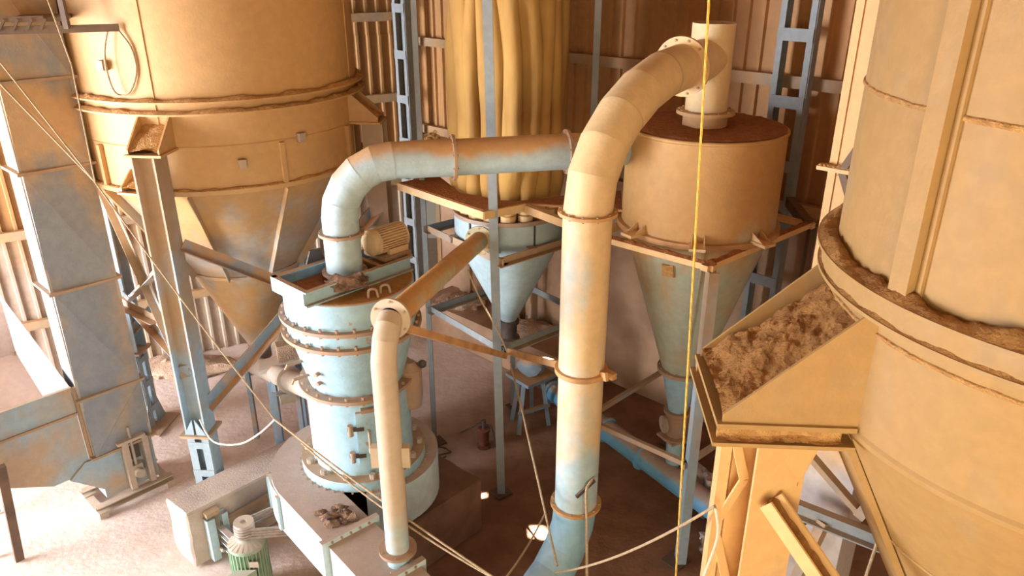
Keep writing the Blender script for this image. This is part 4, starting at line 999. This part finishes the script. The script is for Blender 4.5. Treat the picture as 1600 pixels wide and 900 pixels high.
for k, (x, y) in enumerate(((3.1, 2.05),)):
    tc2 = tag(MB().bar((x, y, 0), (x, y, 3.4), prof_I(.28, .28, .018), up=(0, 1, 0)).build('tank_column', 'tancolumn', org=(x, y, 0)), 'plain column under the near tank where the channel brace ends', 'column')

# right elevator casing behind the tank
K1 = V((2.50, 5.93, 0)); e2e = thing('bucket_elevator', 'pale tan box casing rising between the near tank and the back wall', 'elevator', EP(K1, .34, .25, 0))
def CP(a, b, z): return K1 + e1*a + e2*b + UP*z
for z0, z1 in ((.05, 1.2), (1.2, 3.0), (3.0, 4.9), (4.9, 8.5)):
    MB().prism([CP(0, 0, z0), CP(.68, 0, z0), CP(.68, .5, z0), CP(0, .5, z0)], UP*(z1-z0-.004)).build('casing_section', 'elevator_pale', e2e)
for a in (.0, .62): MB().bar(CP(a + .03, -.004, .1), CP(a + .03, -.004, 8.4), rect(.06, .012), up=e2).build('corner_strip', 'elevator_pale', e2e)
MB().bar(CP(.42, -.05, 3.3), CP(.42, -.05, 8.4), rect(.07, .09), up=e2).build('guide_angle', 'tancolumn', e2e)
for z in (4.95,):
    MB().box(CP(.18, -.03, z), (.5, .10, .03), math.atan2(e1.y, e1.x)).build('bracket_plate', 'tancolumn', e2e)
    MB().bar(CP(.12, -.05, z), CP(.40, -.05, z+.62), rect(.055, .03), up=e2).build('bracket_brace', 'darkbar', e2e)
    MB().bar(CP(.12, -.05, z), CP(.40, -.05, z-.6), rect(.055, .03), up=e2).build('bracket_brace', 'darkbar', e2e)
    dm_ = MB()
    for k in range(14): dm_.lump(CP(-.04 + .44*k/13, -.045, z+.02), (.03, .03, .018), .5, 1, k)
    dm_.build('dust_ridge', 'dust_tan', e2e, kind='stuff')
bm_ = thing('cross_beam', 'dark grey channel beam with diagonal bars in front of the right elevator casing', 'beam', CP(.3, -.25, 2))
MB().bar((2.38, 5.58, 2.0), (3.75, 4.55, 2.0), prof_C(.08, .16, .014)).build('channel', 'greypost', bm_)
MB().bar((2.48, 5.55, 2.62), (2.98, 5.18, 2.12), rect(.09, .05)).build('diagonal', 'frame_dusty', bm_)
MB().bar((3.10, 5.05, 2.7), (2.95, 5.20, 2.12), rect(.09, .09)).build('diagonal', 'frame_dusty', bm_)
MB().bar((2.72, 5.32, 1.95), (2.42, 5.15, 1.1), rect(.09, .08)).build('diagonal', 'frame_dusty', bm_)
MB().bar((2.66, 5.40, 1.95), (2.18, 5.52, 1.35), rect(.04, .04)).build('diagonal', 'darksteel', bm_)
single(MB().tube([(2.72, 4.62, 1.2), (3.04, 4.98, 2.28)], .013, 8), 'tie_rod', 'rope', 'thin slanting rod in front of the dark channel beam', 'rod')
single(MB().tube([(2.35, 5.2, 3.1), (2.38, 5.30, 2.1), (2.36, 5.25, 1.45)], .008, 6), 'hanging_cord', 'rope', 'thin cord hanging past the dark channel beam under the tank lug', 'cord')

# ------------------------------------------------------------------ ropes and cables
def rope(name, pts, r, mat, label, cat='cable', seg=8): return single(MB().tube(pts, r, seg), name, mat, label, cat)
mb = MB(); q0, q1 = V((1.05, 5.0, 9.9)), V((1.42, 5.0, 1.0)); n = 260
for k in range(3):
    pts_ = [q0.lerp(q1, i/n) + V((math.cos(i*.75 + 2.094*k), math.sin(i*.75 + 2.094*k), 0))*.0045 for i in range(n+1)]
    mb.tube(pts_, .005, 6)
single(mb, 'yellow_rope', 'rope_yellow', 'long yellow twisted rope hanging straight down in front of the cyclone', 'rope')
A = V((-4.75, 6.88, 6.2)); Bp = V((-3.92, 7.0, 4.54)); Cp = V((-2.35, 6.45, 2.26)); Dp = V((-1.27, 5.55, 2.0)); Ep = V((-.086, 4.9, 1.67))
rope('cable', [A, Bp, *sag(Bp, Cp, .04, 12)[1:]], .0085, 'rope', 'tan cable slanting down across the silo column to the air duct')
rope('cable', [A + V((-.1, .1, -.35)), Bp + V((.0, .02, -.02))], .009, 'rope', 'second thin cable crossing the upper elevator casing beside the first')
rope('cable', sag(Cp, Ep, .05, 14), .010, 'rope', 'tan cable running in front of the mill base, upper of the pair')
rope('cable', sag(Cp + V((.3, -.2, -.14)), Ep, .10, 14), .0095, 'rope', 'tan cable running in front of the mill base, lower of the pair')
rope('cable', [Ep, Ep + V((.14, -.25, -.25)), Ep + V((.3, -.5, -.6))], .014, 'rope', 'tan cable leaving the knot towards the camera below')
rope('cable', [(-3.95, 6.9, 6.4), (-3.86, 6.95, 5.6), Bp + V((.02, -.02, 0))], .007, 'rope', 'thin steep cable meeting the two slanting cables beside the elevator casing')
rope('cord', sag(Ep, (.33, 6.2, 1.30), .06), .009, 'rope', 'thin cord from the knot of cables to the riser pipe flange', 'cord')
rope('hose', spline([(-3.56, 7.42, 1.62), (-3.35, 7.2, 1.48), (-2.95, 6.9, 1.65), (-2.6, 6.6, 1.98), Cp]), .010, 'hose', 'pale hose hanging in a curve from the silo column foot', 'hose')
rope('cord', [(-.02, 7.9, 2.1), (.12, 7.0, 1.95), (.42, 5.5, 1.28)], .011, 'rope', 'taut tan cord running down from the bag house post past the riser', 'cord')
rope('cord', sag((.40, 5.45, 1.25), (1.30, 3.95, 3.25), .10), .010, 'rope', 'tan cord rising from below the riser to the laced column', 'cord')
rope('strap', spline([(.80, 6.12, 1.80), (.72, 6.02, 1.74), (.73, 5.95, 1.4), (.72, 5.6, .9)]), .014, 'rope', 'tan strap hanging down the front of the riser pipe', 'strap')
rope('cord', spline([(1.30, 3.93, 3.25), (1.32, 3.88, 3.05), (1.26, 3.9, 2.6), (1.27, 3.9, 2.1)]), .010, 'hose', 'pale cord hanging down the laced column', 'cord')
rope('cable', spline([(-.48, 7.7, 3.35), (-.36, 7.75, 3.0), (-.15, 7.95, 2.45), (-.05, 8.02, 2.15)]), .010, 'rope', 'tan cable draped from the sloping pipe to the bag house post', 'cable')
